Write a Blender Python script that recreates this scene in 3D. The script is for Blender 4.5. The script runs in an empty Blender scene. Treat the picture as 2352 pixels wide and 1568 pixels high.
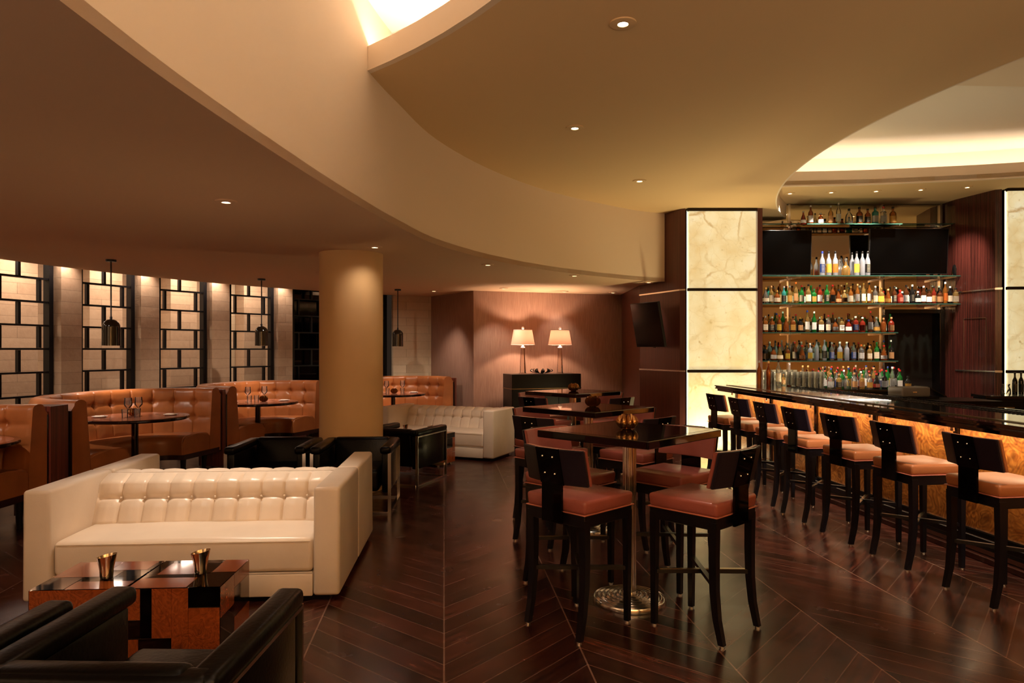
import bpy, bmesh, math, random
from mathutils import Vector, Matrix, noise
R = math.radians
PI = math.pi
S = bpy.context.scene
COL = S.collection
rnd = random.Random(7)
# ------------------------------------------------------------------ camera
H = 1.54; F = 1600.0; CX = 1176.0; HY = 803.0
cam_d = bpy.data.cameras.new('camera'); cam = bpy.data.objects.new('camera', cam_d); COL.objects.link(cam)
cam_d.sensor_width = 36; cam_d.lens = 36 * F / 2352; cam_d.shift_y = (HY - 784) / 2352
cam_d.clip_start = .05
cam.location = (0, 0, H); cam.rotation_euler = (R(90), 0, 0)
S.camera = cam
# ------------------------------------------------------------------ world, exposure
w = bpy.data.worlds.new('world'); S.world = w; w.use_nodes = True
w.node_tree.nodes['Background'].inputs[0].default_value = (.20, .13, .09, 1)
w.node_tree.nodes['Background'].inputs[1].default_value = .05
S.view_settings.view_transform = 'Standard'; S.view_settings.look = 'None'
S.view_settings.gamma = 1; S.view_settings.use_curve_mapping = False
S.view_settings.exposure = 1.08
try:
    S.cycles.max_bounces = 7; S.cycles.diffuse_bounces = 4; S.cycles.glossy_bounces = 3; S.cycles.adaptive_threshold = .02
    S.cycles.transmission_bounces = 6; S.cycles.transparent_max_bounces = 14
    S.cycles.sample_clamp_indirect = 4; S.cycles.caustics_reflective = False; S.cycles.caustics_refractive = False
except Exception: pass
WARM = (1, .81, .65); PINK = (1, .80, .66); GOLD = (1, .82, .46)
def area_light(name, loc, size, energy, color, rot=(0, 0, 0), size_y=None, spread=180):
    d = bpy.data.lights.new(name, 'AREA'); d.energy = energy; d.color = color; d.size = size
    if size_y: d.shape = 'RECTANGLE'; d.size_y = size_y
    d.spread = R(spread)
    o = bpy.data.objects.new(name, d); COL.objects.link(o); o.location = loc; o.rotation_euler = rot
    return o
def spot_light(name, loc, energy, color=WARM, angle=70, blend=.6, target=None, radius=.03, parent=None):
    d = bpy.data.lights.new(name, 'SPOT'); d.energy = energy; d.color = color; d.spot_size = R(angle); d.spot_blend = blend
    d.shadow_soft_size = radius
    o = bpy.data.objects.new(name, d); COL.objects.link(o); o.location = loc
    if target is not None:
        v = Vector(target) - Vector(loc); o.rotation_euler = v.to_track_quat('-Z', 'Y').to_euler()
    if parent: o.parent = parent
    return o
# curves traced from image pixels: fascia (foot of the tall curved bulkhead) and the round window wall
def pt(x, y, z):
    Y = F * (z - H) / (HY - y); return ((x - CX) / F * Y, Y)
FAS = [(-1.30, -4.0), (-1.36, -1.0), (-1.375, 1.0)] + [pt(x, y, 2.6) for x, y in [(135.7, 0), (440, 224.5), (712, 403), (848, 484.7), (912, 519), (1004, 562), (1133, 597.5), (1276, 623), (1446, 641.7), (1526.5, 646.6)]]
def catmull(P, n=8):
    out = []
    for i in range(len(P) - 1):
        p0 = P[max(i - 1, 0)]; p1 = P[i]; p2 = P[i + 1]; p3 = P[min(i + 2, len(P) - 1)]
        for k in range(n):
            t = k / n
            out.append(tuple(.5 * ((2 * p1[j]) + (-p0[j] + p2[j]) * t + (2 * p0[j] - 5 * p1[j] + 4 * p2[j] - p3[j]) * t * t + (-p0[j] + 3 * p1[j] - 3 * p2[j] + p3[j]) * t ** 3) for j in range(len(p1))))
    out.append(tuple(P[-1])); return out
FASC = catmull(FAS, 6)
WC = (2.82, 6.10); WR = 9.04
def wcirc(a, r=WR): return (WC[0] - r * math.cos(a), WC[1] + r * math.sin(a))
BC = (10.583, 7.414); BR = 7.277        # round opening over the bar
TC = (-4.859, .880); TR = 5.849         # curved edge of the raised tray on the left
# ------------------------------------------------------------------ lights with no visible fitting of their own
# corridor behind the lattice screens
for k, a in enumerate([-.1, .08, .22, .35, .48, .60, .72]):
    x, y = wcirc(a, WR + .95)
    area_light('corridor_light', (x, y, 2.95), .5, 9, WARM)
def uplight(name, label, loc, energy, color, z, size=.25):
    # an added, unseen uplighter: filled in below once the mesh helpers exist
    UPL.append((name, label, loc, energy, color, z, size))
UPL = []
uplight('floor_uplight', 'round floor uplight at the foot of the left onyx pillar', (2.86, 10.12), 15, (1, .80, .40), .012, .14)  # floor uplights added to brighten the ceiling, hidden by bar and stools
uplight('floor_uplight', 'round floor uplight between the onyx pillar and the bar end', (3.0, 9.96), 7, (1, .80, .40), .012, .14)
uplight('torchiere', 'uplighting floor lamp behind the viewpoint on the bar side', (3.2, -1.6), 105, (1, .80, .52), 1.75)  # floor lamps added behind the camera only to raise the room brightness
uplight('torchiere', 'uplighting floor lamp behind the viewpoint near the lounge', (.2, -2.2), 105, (1, .80, .64), 1.75)
uplight('torchiere', 'uplighting floor lamp behind the viewpoint on the window side', (-4.4, -.6), 36, (1, .76, .55), 1.65)
# ------------------------------------------------------------------ material helpers
def srgb(h):
    h = h.lstrip('#'); c = [int(h[i:i + 2], 16) / 255 for i in (0, 2, 4)]
    return tuple(((v / 12.92) if v <= .04045 else ((v + .055) / 1.055) ** 2.4) for v in c) + (1,)
class NT:
    def __init__(s, name):
        s.m = bpy.data.materials.new(name); s.m.use_nodes = True; s.t = s.m.node_tree
        s.b = s.t.nodes['Principled BSDF']; s.o = s.t.nodes['Material Output']
    def n(s, typ, props={}, **ins):
        nd = s.t.nodes.new(typ)
        for k, v in props.items(): setattr(nd, k, v)
        for k, v in ins.items():
            key = int(k[1:]) if k[0] == '_' and k[1:].isdigit() else k.replace('_', ' ')
            s.set(nd.inputs[key], v)
        return nd
    def set(s, inp, v):
        if isinstance(v, bpy.types.NodeSocket): s.t.links.new(v, inp)
        elif isinstance(v, bpy.types.Node): s.t.links.new(v.outputs[0], inp)
        else: inp.default_value = v
    def math(s, op, a, b=0.0, c=0.0):
        nd = s.n('ShaderNodeMath', {'operation': op}); s.set(nd.inputs[0], a); s.set(nd.inputs[1], b); s.set(nd.inputs[2], c); return nd.outputs[0]
    def ramp(s, fac, stops):
        nd = s.n('ShaderNodeValToRGB'); s.set(nd.inputs[0], fac); e = nd.color_ramp.elements
        while len(e) < len(stops): e.new(.5)
        for q, (p, c) in zip(e, stops): q.position = p; q.color = c if len(c) == 4 else (*c, 1)
        return nd.outputs[0]
    def mix(s, f, a, b, typ='MIX'):
        nd = s.n('ShaderNodeMix', {'data_type': 'RGBA', 'blend_type': typ}); s.set(nd.inputs[0], f); s.set(nd.inputs[6], a); s.set(nd.inputs[7], b); return nd.outputs[2]
    def p(s, **k):
        for a, v in k.items(): s.set(s.b.inputs[a.replace('_', ' ')], v)
        return s
    def bump(s, h, strength=.3, dist=.01):
        nd = s.n('ShaderNodeBump', Height=h, Strength=strength, Distance=dist); s.t.links.new(nd.outputs[0], s.b.inputs['Normal'])
def plain(name, col, rough=.5, metal=0, coat=0, **k):
    t = NT(name); t.p(Base_Color=srgb(col) if isinstance(col, str) else col, Roughness=rough, Metallic=metal, Coat_Weight=coat, **k); t.m.diffuse_color = t.b.inputs['Base Color'].default_value; return t.m
def emit(name, col, st):
    t = NT(name); t.p(Base_Color=(0, 0, 0, 1), Emission_Color=(*col, 1), Emission_Strength=st); return t.m
def leather(name, col, rough=.38, scale=160, bump=.12, var=.12):
    t = NT(name); tc = t.n('ShaderNodeTexCoord')
    n1 = t.n('ShaderNodeTexNoise', Vector=tc.outputs['Object'], Scale=3.0, Detail=5.0)
    n2 = t.n('ShaderNodeTexVoronoi', Vector=tc.outputs['Object'], Scale=float(scale))
    c = srgb(col); d = tuple(v * (1 - var * 2.4) for v in c[:3]) + (1,); e = tuple(min(1, v * (1 + var)) for v in c[:3]) + (1,)
    t.p(Base_Color=t.ramp(n1.outputs[0], [(.3, d), (.7, e)]), Roughness=rough)
    t.bump(n2.outputs[0], bump, .004)
    if 'black' in name: t.p(Specular_IOR_Level=.16)
    return t.m
def streaked(name, c0, c1, rough, axis='Z', scale=(60, 60, 1.2), coat=0, spec=.5):
    t = NT(name); tc = t.n('ShaderNodeTexCoord'); mp = t.n('ShaderNodeMapping', Vector=tc.outputs['Object'], Scale=scale)
    n = t.n('ShaderNodeTexNoise', Vector=mp.outputs[0], Scale=1.0, Detail=4.0, Roughness=.65)
    t.p(Base_Color=t.ramp(n.outputs[0], [(.35, srgb(c0)), (.65, srgb(c1))]), Roughness=rough, Coat_Weight=coat)
    return t.m
M = {}
M['paint'] = None
def paint(name, col, rough=.85):
    t = NT(name); tc = t.n('ShaderNodeTexCoord'); n = t.n('ShaderNodeTexNoise', Vector=tc.outputs['Object'], Scale=40.0, Detail=3.0)
    t.p(Base_Color=srgb(col), Roughness=rough); t.bump(n.outputs[0], .05, .003); return t.m
M['ceil_low'] = paint('brown painted plaster', '#dcb894')
M['ceil_high'] = paint('tan painted plaster', '#e2c08e')
M['fascia'] = paint('cream plaster', '#e8d4ba')
M['tray'] = paint('pale plaster', '#f6ebdc')
M['softwall'] = streaked('mauve brown textile wallcovering', '#8f6a5a', '#a5806c', .8, scale=(90, 90, 4))
M['column'] = paint('ochre wallcovering', '#deb782', .8)
M['black'] = plain('black lacquer', '#060405', .07, coat=.5)
M['blackwood'] = plain('black stained wood', '#040303', .3, Specular_IOR_Level=.3)
M['legblack'] = plain('ebonised wood', '#08070c', .3)
M['panelwood'] = streaked('red brown striped end panel veneer', '#361510', '#7c3b2c', .3, scale=(90, 90, .8))
M['darkleather'] = leather('dark aubergine leather', '#1a1220', .42)
M['plate'] = plain('polished black plate', '#0d0a0a', .05, .55)
M['chrome'] = plain('polished chrome', '#f0ebe4', .2, 1)
M['bronze'] = plain('dark bronze metal', '#2e2620', .35, .8)
M['steel'] = plain('blackened steel', '#0d0b0f', .38, .35)
M['gold'] = plain('polished gold glaze', '#e2aa6a', .2, 1)
M['tv'] = plain('dark television screen', '#010101', .2, Specular_IOR_Level=.2)
M['plastic'] = plain('black plastic', '#050505', .4)
M['greyplastic'] = plain('grey plastic', '#77777d', .4)
M['white'] = plain('white porcelain', '#efe6e0', .2)
M['napkin'] = plain('white napkin', '#e9ddd2', .8)
M['stud'] = plain('chrome stud', '#ffffff', .15, 1)
M['wood'] = streaked('dark striped macassar wood', '#150706', '#38180f', .22, scale=(70, 70, .8), coat=.3)
M['woodred'] = streaked('red brown striped veneer', '#220f0d', '#582a23', .25, scale=(90, 90, .8), coat=.3)
M['mauvewood'] = streaked('plum brown veneer', '#482622', '#66382f', .35, scale=(110, 110, 1))
M['lightstrip'] = emit('warm light strip', (1, .91, .85), 20)
M['barstrip'] = emit('bright light strip', (1, .86, .70), 9)
M['lens'] = emit('lit downlight lens', (1, .90, .74), 5)
M['redleather'] = leather('brick red leather', '#965248', .27)
M['tanleather'] = leather('tan brown leather', '#a8683f', .3)
M['booth'] = leather('cognac leather', '#a66234', .34, 120, .06)
M['ivory'] = leather('ivory leather', '#dccab4', .34, 120, .05, .04)
M['chairblack'] = leather('black crackled leather', '#060504', .3, 60, .14, .25)
M['backleather'] = leather('black chair leather', '#060506', .3, 60, .2, .25)
# mirror
M['mirror'] = plain('bronze tinted mirror', '#e6dac2', .02, 1)
# thin clear glass
def thin_glass(name, tint, gloss_tint=(1, 1, 1, 1), rough=.03, ior=1.5, diff=None, dfac=0):
    t = NT(name); t.t.nodes.remove(t.b)
    tr = t.n('ShaderNodeBsdfTransparent', Color=tint); gl = t.n('ShaderNodeBsdfGlossy', Color=gloss_tint, Roughness=rough)
    fr = t.n('ShaderNodeFresnel', IOR=ior)
    base = tr
    if diff:
        df = t.n('ShaderNodeBsdfDiffuse', Color=diff); tl = t.n('ShaderNodeBsdfTranslucent', Color=diff)
        ad = t.n('ShaderNodeMixShader', _0=.5, _1=df.outputs[0], _2=tl.outputs[0])
        base = t.n('ShaderNodeMixShader', _0=dfac, _1=tr.outputs[0], _2=ad.outputs[0])
    mx = t.n('ShaderNodeMixShader', _0=fr.outputs[0], _1=base.outputs[0], _2=gl.outputs[0])
    t.t.links.new(mx.outputs[0], t.o.inputs[0]); return t.m
M['glass'] = thin_glass('clear glass', (.98, .98, .97, 1), ior=1.4, diff=(1, 1, 1, 1), dfac=.06)
M['crystal'] = thin_glass('clear crystal', (.93, .88, .84, 1), ior=1.6)
M['shelfglass'] = thin_glass('green edged shelf glass', (.70, .86, .80, 1), ior=1.6)
M['votive'] = plain('hammered silver glass', '#cbb8a0', .1, 1)
M['votive_old'] = thin_glass('hammered mercury glass', (.62, .52, .46, 1), ior=2.3, rough=.15, diff=(.6, .45, .35, 1), dfac=.2)
M['pendant'] = thin_glass('smoked bronze glass', (.05, .035, .025, 1), ior=1.6, rough=.08, diff=(.03, .018, .01, 1), dfac=.6)
# onyx
def onyx(name, st):
    t = NT(name); tc = t.n('ShaderNodeTexCoord'); v = tc.outputs['Object']
    dn = t.n('ShaderNodeTexNoise', Vector=v, Scale=1.7, Detail=5.0)
    vv = t.n('ShaderNodeMixRGB', {'blend_type': 'ADD'}, _0=.55, _1=v, _2=dn.outputs[1])
    vo = t.n('ShaderNodeTexVoronoi', {'feature': 'DISTANCE_TO_EDGE'}, Vector=vv.outputs[0], Scale=1.5)
    vo2 = t.n('ShaderNodeTexVoronoi', {'feature': 'DISTANCE_TO_EDGE'}, Vector=vv.outputs[0], Scale=4.2)
    cl = t.n('ShaderNodeTexNoise', Vector=v, Scale=2.4, Detail=6.0, Roughness=.6)
    sp = t.n('ShaderNodeTexNoise', Vector=v, Scale=13.0, Detail=3.0)
    c = t.ramp(cl.outputs[0], [(.3, (.80, .58, .25, 1)), (.55, (.98, .84, .47, 1)), (.75, (1, .93, .64, 1))])
    m1 = t.ramp(vo.outputs[0], [(.0, (1, 1, 1, 1)), (.035, (0, 0, 0, 1))])
    msk = t.ramp(cl.outputs[0], [(.40, (0, 0, 0, 1)), (.6, (1, 1, 1, 1))])
    m1b = t.math('MULTIPLY', m1, msk)
    c = t.mix(t.math('MULTIPLY', m1b, .85), c, (.45, .25, .07, 1))
    m2 = t.ramp(vo2.outputs[0], [(.0, (1, 1, 1, 1)), (.03, (0, 0, 0, 1))])
    c = t.mix(t.math('MULTIPLY', m2, .28), c, (.5, .3, .1, 1))
    m3 = t.ramp(sp.outputs[0], [(.62, (0, 0, 0, 1)), (.74, (1, 1, 1, 1))])
    c = t.mix(t.math('MULTIPLY', m3, .75), c, (.40, .24, .07, 1))
    t.p(Base_Color=(.5, .4, .22, 1), Roughness=.2, Emission_Color=c, Emission_Strength=st)
    return t.m
M['onyx'] = onyx('backlit honey onyx', .33)
M['onyxedge'] = emit('glowing onyx edge', (1, .88, .50), 1.6)
# stone blocks
def stone(name, col, dark, kx=.92, ky=.4, scale=1.0):
    t = NT(name); g = t.n('ShaderNodeNewGeometry'); sx = t.n('ShaderNodeSeparateXYZ', _0=g.outputs['Position'])
    u = t.math('ADD', t.math('MULTIPLY', sx.outputs[0], kx), t.math('MULTIPLY', sx.outputs[1], ky))
    cv = t.n('ShaderNodeCombineXYZ', _0=u, _1=sx.outputs[2], _2=0.0)
    br = t.n('ShaderNodeTexBrick', {'offset': .5}, Vector=cv.outputs[0], Color1=srgb(col), Color2=srgb(dark), Mortar=tuple(v * .55 for v in srgb(dark)[:3]) + (1,), Scale=scale, Mortar_Size=.0025, Mortar_Smooth=.3, Bias=-.2, Brick_Width=.62, Row_Height=.155)
    n = t.n('ShaderNodeTexNoise', Vector=g.outputs['Position'], Scale=14.0, Detail=6.0, Roughness=.7)
    c = t.mix(.35, br.outputs[0], t.ramp(n.outputs[0], [(.3, srgb(dark)), (.7, srgb(col))]), 'MIX')
    t.p(Base_Color=c, Roughness=.85)
    hh = t.math('ADD', t.math('MULTIPLY', n.outputs[0], .5), t.math('MULTIPLY', br.outputs[1], -.6))
    t.bump(hh, .7, .012); return t.m
M['stone'] = stone('rough sand coloured stone blocks', '#c9ab8d', '#ab8c70')
M['stone2'] = stone('rough pale stone blocks', '#dac6a8', '#c6ae8e', .3, .95)
# chevron floor
def chevron():
    t = NT('dark stained chevron parquet'); g = t.n('ShaderNodeNewGeometry'); sx = t.n('ShaderNodeSeparateXYZ', _0=g.outputs['Position'])
    dx, dy = -.0971, .9953
    X, Y = sx.outputs[0], sx.outputs[1]
    u = t.math('ADD', t.math('MULTIPLY', X, dy), t.math('MULTIPLY', Y, -dx)); v = t.math('ADD', t.math('MULTIPLY', X, dx), t.math('MULTIPLY', Y, dy))
    W = .70
    pp = t.math('PINGPONG', u, W); wv = t.math('SUBTRACT', v, pp)
    strip = t.math('FLOOR', t.math('DIVIDE', u, W)); odd = t.math('MODULO', t.math('ABSOLUTE', strip), 2.0)
    P = .19
    wi = t.math('DIVIDE', wv, P); pl = t.math('FLOOR', wi); fr = t.math('FRACT', wi)
    idv = t.n('ShaderNodeCombineXYZ', _0=strip, _1=pl, _2=1.0); wn = t.n('ShaderNodeTexWhiteNoise', {'noise_dimensions': '3D'}, Vector=idv.outputs[0])
    al = t.math('ADD', v, pp)
    gv = t.n('ShaderNodeCombineXYZ', _0=t.math('MULTIPLY', wv, 34.0), _1=t.math('MULTIPLY', al, 2.4), _2=t.math('MULTIPLY', wn.outputs[0], 40.0))
    gn = t.n('ShaderNodeTexNoise', Vector=gv.outputs[0], Scale=1.0, Detail=6.0, Roughness=.65)
    bl = t.n('ShaderNodeTexNoise', Vector=g.outputs['Position'], Scale=5.0, Detail=4.0)
    c = t.ramp(gn.outputs[0], [(.3, srgb('#150807')), (.5, srgb('#351812')), (.7, srgb('#532a1f'))])
    br = t.math('ADD', t.math('MULTIPLY', wn.outputs[0], 1.1), .45)
    br = t.math('MULTIPLY', br, t.math('ADD', t.math('MULTIPLY', bl.outputs[0], .9), .5))
    cb = t.n('ShaderNodeCombineXYZ', _0=br, _1=br, _2=br)
    c = t.mix(1.0, c, cb.outputs[0], 'MULTIPLY')
    e1 = t.math('MINIMUM', fr, t.math('SUBTRACT', 1.0, fr))
    g1 = t.math('LESS_THAN', e1, .022)
    us = t.math('FRACT', t.math('DIVIDE', u, W)); e2 = t.math('MINIMUM', us, t.math('SUBTRACT', 1.0, us)); g2 = t.math('LESS_THAN', e2, .006)
    gap = t.math('MAXIMUM', g1, g2)
    c = t.mix(t.math('ADD', t.math('MULTIPLY', g1, .28), t.math('MULTIPLY', g2, .5)), c, srgb('#8a6c5c'))
    rg = t.math('ADD', t.math('MULTIPLY', bl.outputs[0], .20), .14)
    t.p(Base_Color=c, Roughness=rg, Specular_IOR_Level=.42)
    hgt = t.math('SUBTRACT', t.math('MULTIPLY', gn.outputs[0], .25), t.math('MULTIPLY', gap, .5))
    t.bump(hgt, .25, .003); return t.m
M['floor'] = chevron()
# burl
def burl(name, c0, c1, c2, rough=.18, sc=1.0, dens=.5, coat=.4):
    t = NT(name); tc = t.n('ShaderNodeTexCoord'); v = tc.outputs['Object']
    n1 = t.n('ShaderNodeTexNoise', Vector=v, Scale=2.0 * sc, Detail=3.0, Distortion=1.0)
    vv = t.n('ShaderNodeMixRGB', {'blend_type': 'ADD'}, _0=.35, _1=v, _2=n1.outputs[1])
    vo = t.n('ShaderNodeTexVoronoi', Vector=vv.outputs[0], Scale=7.0 * sc)
    ring = t.math('SINE', t.math('MULTIPLY', vo.outputs[0], 55.0))
    n2 = t.n('ShaderNodeTexNoise', Vector=v, Scale=1.6 * sc, Detail=2.0)
    eye = t.ramp(vo.outputs[0], [(.0, (1, 1, 1, 1)), (.30, (0, 0, 0, 1))])
    clus = t.ramp(n2.outputs[0], [(dens - .08, (0, 0, 0, 1)), (dens + .08, (1, 1, 1, 1))])
    wv = t.n('ShaderNodeTexNoise', Vector=vv.outputs[0], Scale=16.0 * sc, Detail=6.0, Distortion=2.5)
    c = t.ramp(wv.outputs[0], [(.3, srgb(c1)), (.65, srgb(c2))])
    c = t.mix(t.math('MULTIPLY', t.math('MULTIPLY', eye, clus), .75), c, srgb(c0))
    rr = t.math('MULTIPLY', t.math('MULTIPLY', t.math('ADD', ring, 1.0), .22), clus)
    c = t.mix(rr, c, srgb(c0))
    t.p(Base_Color=c, Roughness=rough, Coat_Weight=coat, Coat_Roughness=.05); return t.m
M['burl'] = burl('honey elm burl veneer', '#240b04', '#7a3c12', '#b97534', .3, .62, .40)
M['burlred'] = burl('orange brown burl veneer', '#2c0f07', '#6e3014', '#97491f', .12, 1.6, .6)
M['tabletop'] = burl('brown leather table inlay', '#6b3626', '#97533c', '#ab6a50', .22, 1.0, .6)
# ------------------------------------------------------------------ mesh helpers
def bm_new(): return bmesh.new()
def xf(verts, rot=0, loc=(0, 0, 0)):
    m = Matrix.Translation(loc) @ Matrix.Rotation(rot, 4, 'Z')
    for v in verts: v.co = m @ v.co
def box(bm, c, s, rot=0, bev=0, seg=2, M4=None, mi=0):
    r = bmesh.ops.create_cube(bm, size=1); vs = r['verts']
    for v in vs: v.co = Vector((v.co.x * s[0], v.co.y * s[1], v.co.z * s[2]))
    if bev:
        es = list({e for v in vs for e in v.link_edges})
        r2 = bmesh.ops.bevel(bm, geom=es, offset=bev, segments=seg, profile=.5, affect='EDGES')
        vs = list({v for f in r2['faces'] for v in f.verts} | {v for v in vs if v.is_valid})
    m = M4 if M4 is not None else Matrix.Translation(c) @ Matrix.Rotation(rot, 4, 'Z')
    for v in vs: v.co = m @ v.co
    if mi:
        for f in {f for v in vs for f in v.link_faces}: f.material_index = mi
    return vs
def beam(bm, a, b, wd, ht, up=(0, 0, 1), bev=0):
    a = Vector(a); b = Vector(b); d = b - a; L = d.length; d.normalize()
    u = Vector(up); sd = d.cross(u)
    if sd.length < 1e-4: sd = d.cross(Vector((0, 1, 0)))
    sd.normalize(); u = sd.cross(d)
    m = Matrix((sd, d, u)).transposed().to_4x4(); m.translation = (a + b) / 2
    return box(bm, (0, 0, 0), (wd, L, ht), bev=bev, M4=m)
def cyl(bm, a, b, r, seg=20, r2=None, caps=True):
    a = Vector(a); b = Vector(b); d = b - a; L = d.length
    q = d.to_track_quat('Z', 'Y').to_matrix().to_4x4(); q.translation = (a + b) / 2
    return bmesh.ops.create_cone(bm, cap_ends=caps, segments=seg, radius1=r, radius2=r if r2 is None else r2, depth=L, matrix=q)['verts']
def lathe(bm, prof, c=(0, 0, 0), seg=24, square=False, close=False, open_=False):
    rings = []
    for (r, z) in prof:
        ring = []
        for k in range(seg):
            a = 2 * PI * k / seg
            if square:
                p = 4.5; ca, sa = math.cos(a), math.sin(a)
                q = (abs(ca) ** p + abs(sa) ** p) ** (-1 / p); x, y = q * ca * r, q * sa * r
            else: x, y = math.cos(a) * r, math.sin(a) * r
            ring.append(bm.verts.new((c[0] + x, c[1] + y, c[2] + z)))
        rings.append(ring)
    for i in range(len(rings) - 1):
        for k in range(seg):
            k2 = (k + 1) % seg
            try: bm.faces.new((rings[i][k], rings[i][k2], rings[i + 1][k2], rings[i + 1][k]))
            except ValueError: pass
    if open_: return
    if True:
        try: bm.faces.new(rings[0][::-1])
        except ValueError: pass
    if not close:
        try: bm.faces.new(rings[-1])
        except ValueError: pass
def grid(bm, fn, nu, nv, closed_u=False, mi=0):
    vs = [[bm.verts.new(fn(i / (nu if closed_u else nu - 1) if nu > 1 else 0, j / (nv - 1))) for j in range(nv)] for i in range(nu)]
    for i in range(nu if closed_u else nu - 1):
        for j in range(nv - 1):
            f = bm.faces.new((vs[i][j], vs[(i + 1) % nu][j], vs[(i + 1) % nu][j + 1], vs[i][j + 1])); f.material_index = mi
    return vs
def prism(bm, poly, z0, z1, mi=0):
    lo = [bm.verts.new((x, y, z0)) for x, y in poly]; hi = [bm.verts.new((x, y, z1)) for x, y in poly]
    n = len(poly)
    fs = [bm.faces.new(lo[::-1]), bm.faces.new(hi)]
    for i in range(n): fs.append(bm.faces.new((lo[i], lo[(i + 1) % n], hi[(i + 1) % n], hi[i])))
    for f in fs: f.material_index = mi
def ribbon(bm, pts, z0, z1, th=0.0):
    """vertical wall along a path (open), thickness to the left of travel"""
    n = len(pts); L = []
    for i in range(n):
        a = pts[max(i - 1, 0)]; b = pts[min(i + 1, n - 1)]
        d = Vector((b[0] - a[0], b[1] - a[1])).normalized(); L.append((pts[i][0] - d.y * th, pts[i][1] + d.x * th))
    A = [bm.verts.new((p[0], p[1], z0)) for p in pts]; B = [bm.verts.new((p[0], p[1], z1)) for p in pts]
    C = [bm.verts.new((p[0], p[1], z0)) for p in L]; D = [bm.verts.new((p[0], p[1], z1)) for p in L]
    for i in range(n - 1):
        bm.faces.new((A[i], A[i + 1], B[i + 1], B[i])); bm.faces.new((C[i + 1], C[i], D[i], D[i + 1]))
        bm.faces.new((B[i], B[i + 1], D[i + 1], D[i])); bm.faces.new((A[i + 1], A[i], C[i], C[i + 1]))
    bm.faces.new((A[0], B[0], D[0], C[0])); bm.faces.new((A[-1], C[-1], D[-1], B[-1]))
def obj(name, bm, mats, parent=None, smooth=False, angle=35, loc=None, rot=None):
    bmesh.ops.recalc_face_normals(bm, faces=bm.faces)
    me = bpy.data.meshes.new(name); bm.to_mesh(me); bm.free()
    for m in (mats if isinstance(mats, (list, tuple)) else [mats]): me.materials.append(m if not isinstance(m, str) else M[m])
    if smooth:
        for p in me.polygons: p.use_smooth = True
        try: me.set_sharp_from_angle(angle=R(angle))
        except Exception: pass
    o = bpy.data.objects.new(name, me); COL.objects.link(o)
    if parent: o.parent = parent
    if loc: o.location = loc
    if rot is not None: o.rotation_euler = (0, 0, rot)
    return o
def tag(o, label, cat, group=None, kind=None):
    o['label'] = label; o['category'] = cat
    if group: o['group'] = group
    if kind: o['kind'] = kind
    return o
def thing(name, label, cat, loc=(0, 0, 0), rotz=0, group=None):
    o = bpy.data.objects.new(name, None); COL.objects.link(o); o.empty_display_size = .1
    o.location = loc; o.rotation_euler = (0, 0, rotz); return tag(o, label, cat, group)
def struct(name, bm, m, parent=None, smooth=False, label=None):
    o = obj(name, bm, m, parent, smooth)
    if not parent: o['kind'] = 'structure'
    if label: o['label'] = label
    return o
def dup(root, loc=None, rotz=None, label=None, group=None, scale=None):
    r = root.copy(); COL.objects.link(r)
    if loc is not None: r.location = loc
    if rotz is not None: r.rotation_euler = (0, 0, rotz)
    if scale: r.scale = scale
    if label: r['label'] = label
    if group: r['group'] = group
    for ch in list(root.children):
        c = ch.copy(); COL.objects.link(c); c.parent = r
        for g in list(ch.children):
            d = g.copy(); COL.objects.link(d); d.parent = c
    return r
def facing(dx, dy): return math.atan2(-dx, dy)   # rotz that turns local +Y to (dx,dy)
ORD = ['first', 'second', 'third', 'fourth', 'fifth', 'sixth', 'seventh', 'eighth', 'ninth', 'tenth', 'eleventh', 'twelfth', 'thirteenth', 'fourteenth', 'fifteenth', 'sixteenth', 'seventeenth', 'eighteenth', 'nineteenth', 'twentieth'] + ['twenty-' + s for s in ['first', 'second', 'third', 'fourth', 'fifth', 'sixth', 'seventh', 'eighth', 'ninth']] + ['thirtieth'] + ['thirty-' + s for s in ['first', 'second', 'third', 'fourth', 'fifth', 'sixth', 'seventh', 'eighth', 'ninth']] + ['fortieth'] + ['forty-' + s for s in ['first', 'second', 'third', 'fourth', 'fifth']]
# ================================================================== the room
def fill(name, loops, z, mat, up=False, label=None):
    bm = bm_new(); es = []
    for lp in loops:
        vs = [bm.verts.new((x, y, z)) for x, y in lp]
        for i in range(len(vs)): es.append(bm.edges.new((vs[i], vs[(i + 1) % len(vs)])))
    bmesh.ops.triangle_fill(bm, use_beauty=True, use_dissolve=False, edges=es)
    bm2 = bm
    ext = bmesh.ops.extrude_face_region(bm2, geom=list(bm2.faces))
    for v in [g for g in ext['geom'] if isinstance(g, bmesh.types.BMVert)]: v.co.z += .06 if not up else -.06
    return struct(name, bm2, mat, label=label)
bm = bm_new(); box(bm, (1.5, 6, -.05), (19, 21, .1)); struct('floor', bm, 'floor')
# low brown ceiling between the fascia and the window wall
a_end = math.asin((13.57 - WC[1]) / WR)
wedge = [wcirc(-.95 + (a_end + .95) * k / 60) for k in range(61)]
low = [p for p in FASC] + [(2.10, 11.52), (2.10, 14.4), (-2.2, 14.4)] + wedge[::-1]
fill('ceiling', [low], 2.6, 'ceil_low', label='low brown plaster ceiling over the booths and sofas')
# slot lid above the piers
lid = [wcirc(-1.0 + (a_end + 1.15) * k / 60, WR - .4) for k in range(61)] + [wcirc(-1.0 + (a_end + 1.15) * k / 60, WR + 2.1) for k in range(60, -1, -1)]
fill('ceiling_slot', [lid], 3.1, 'tray')
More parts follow.
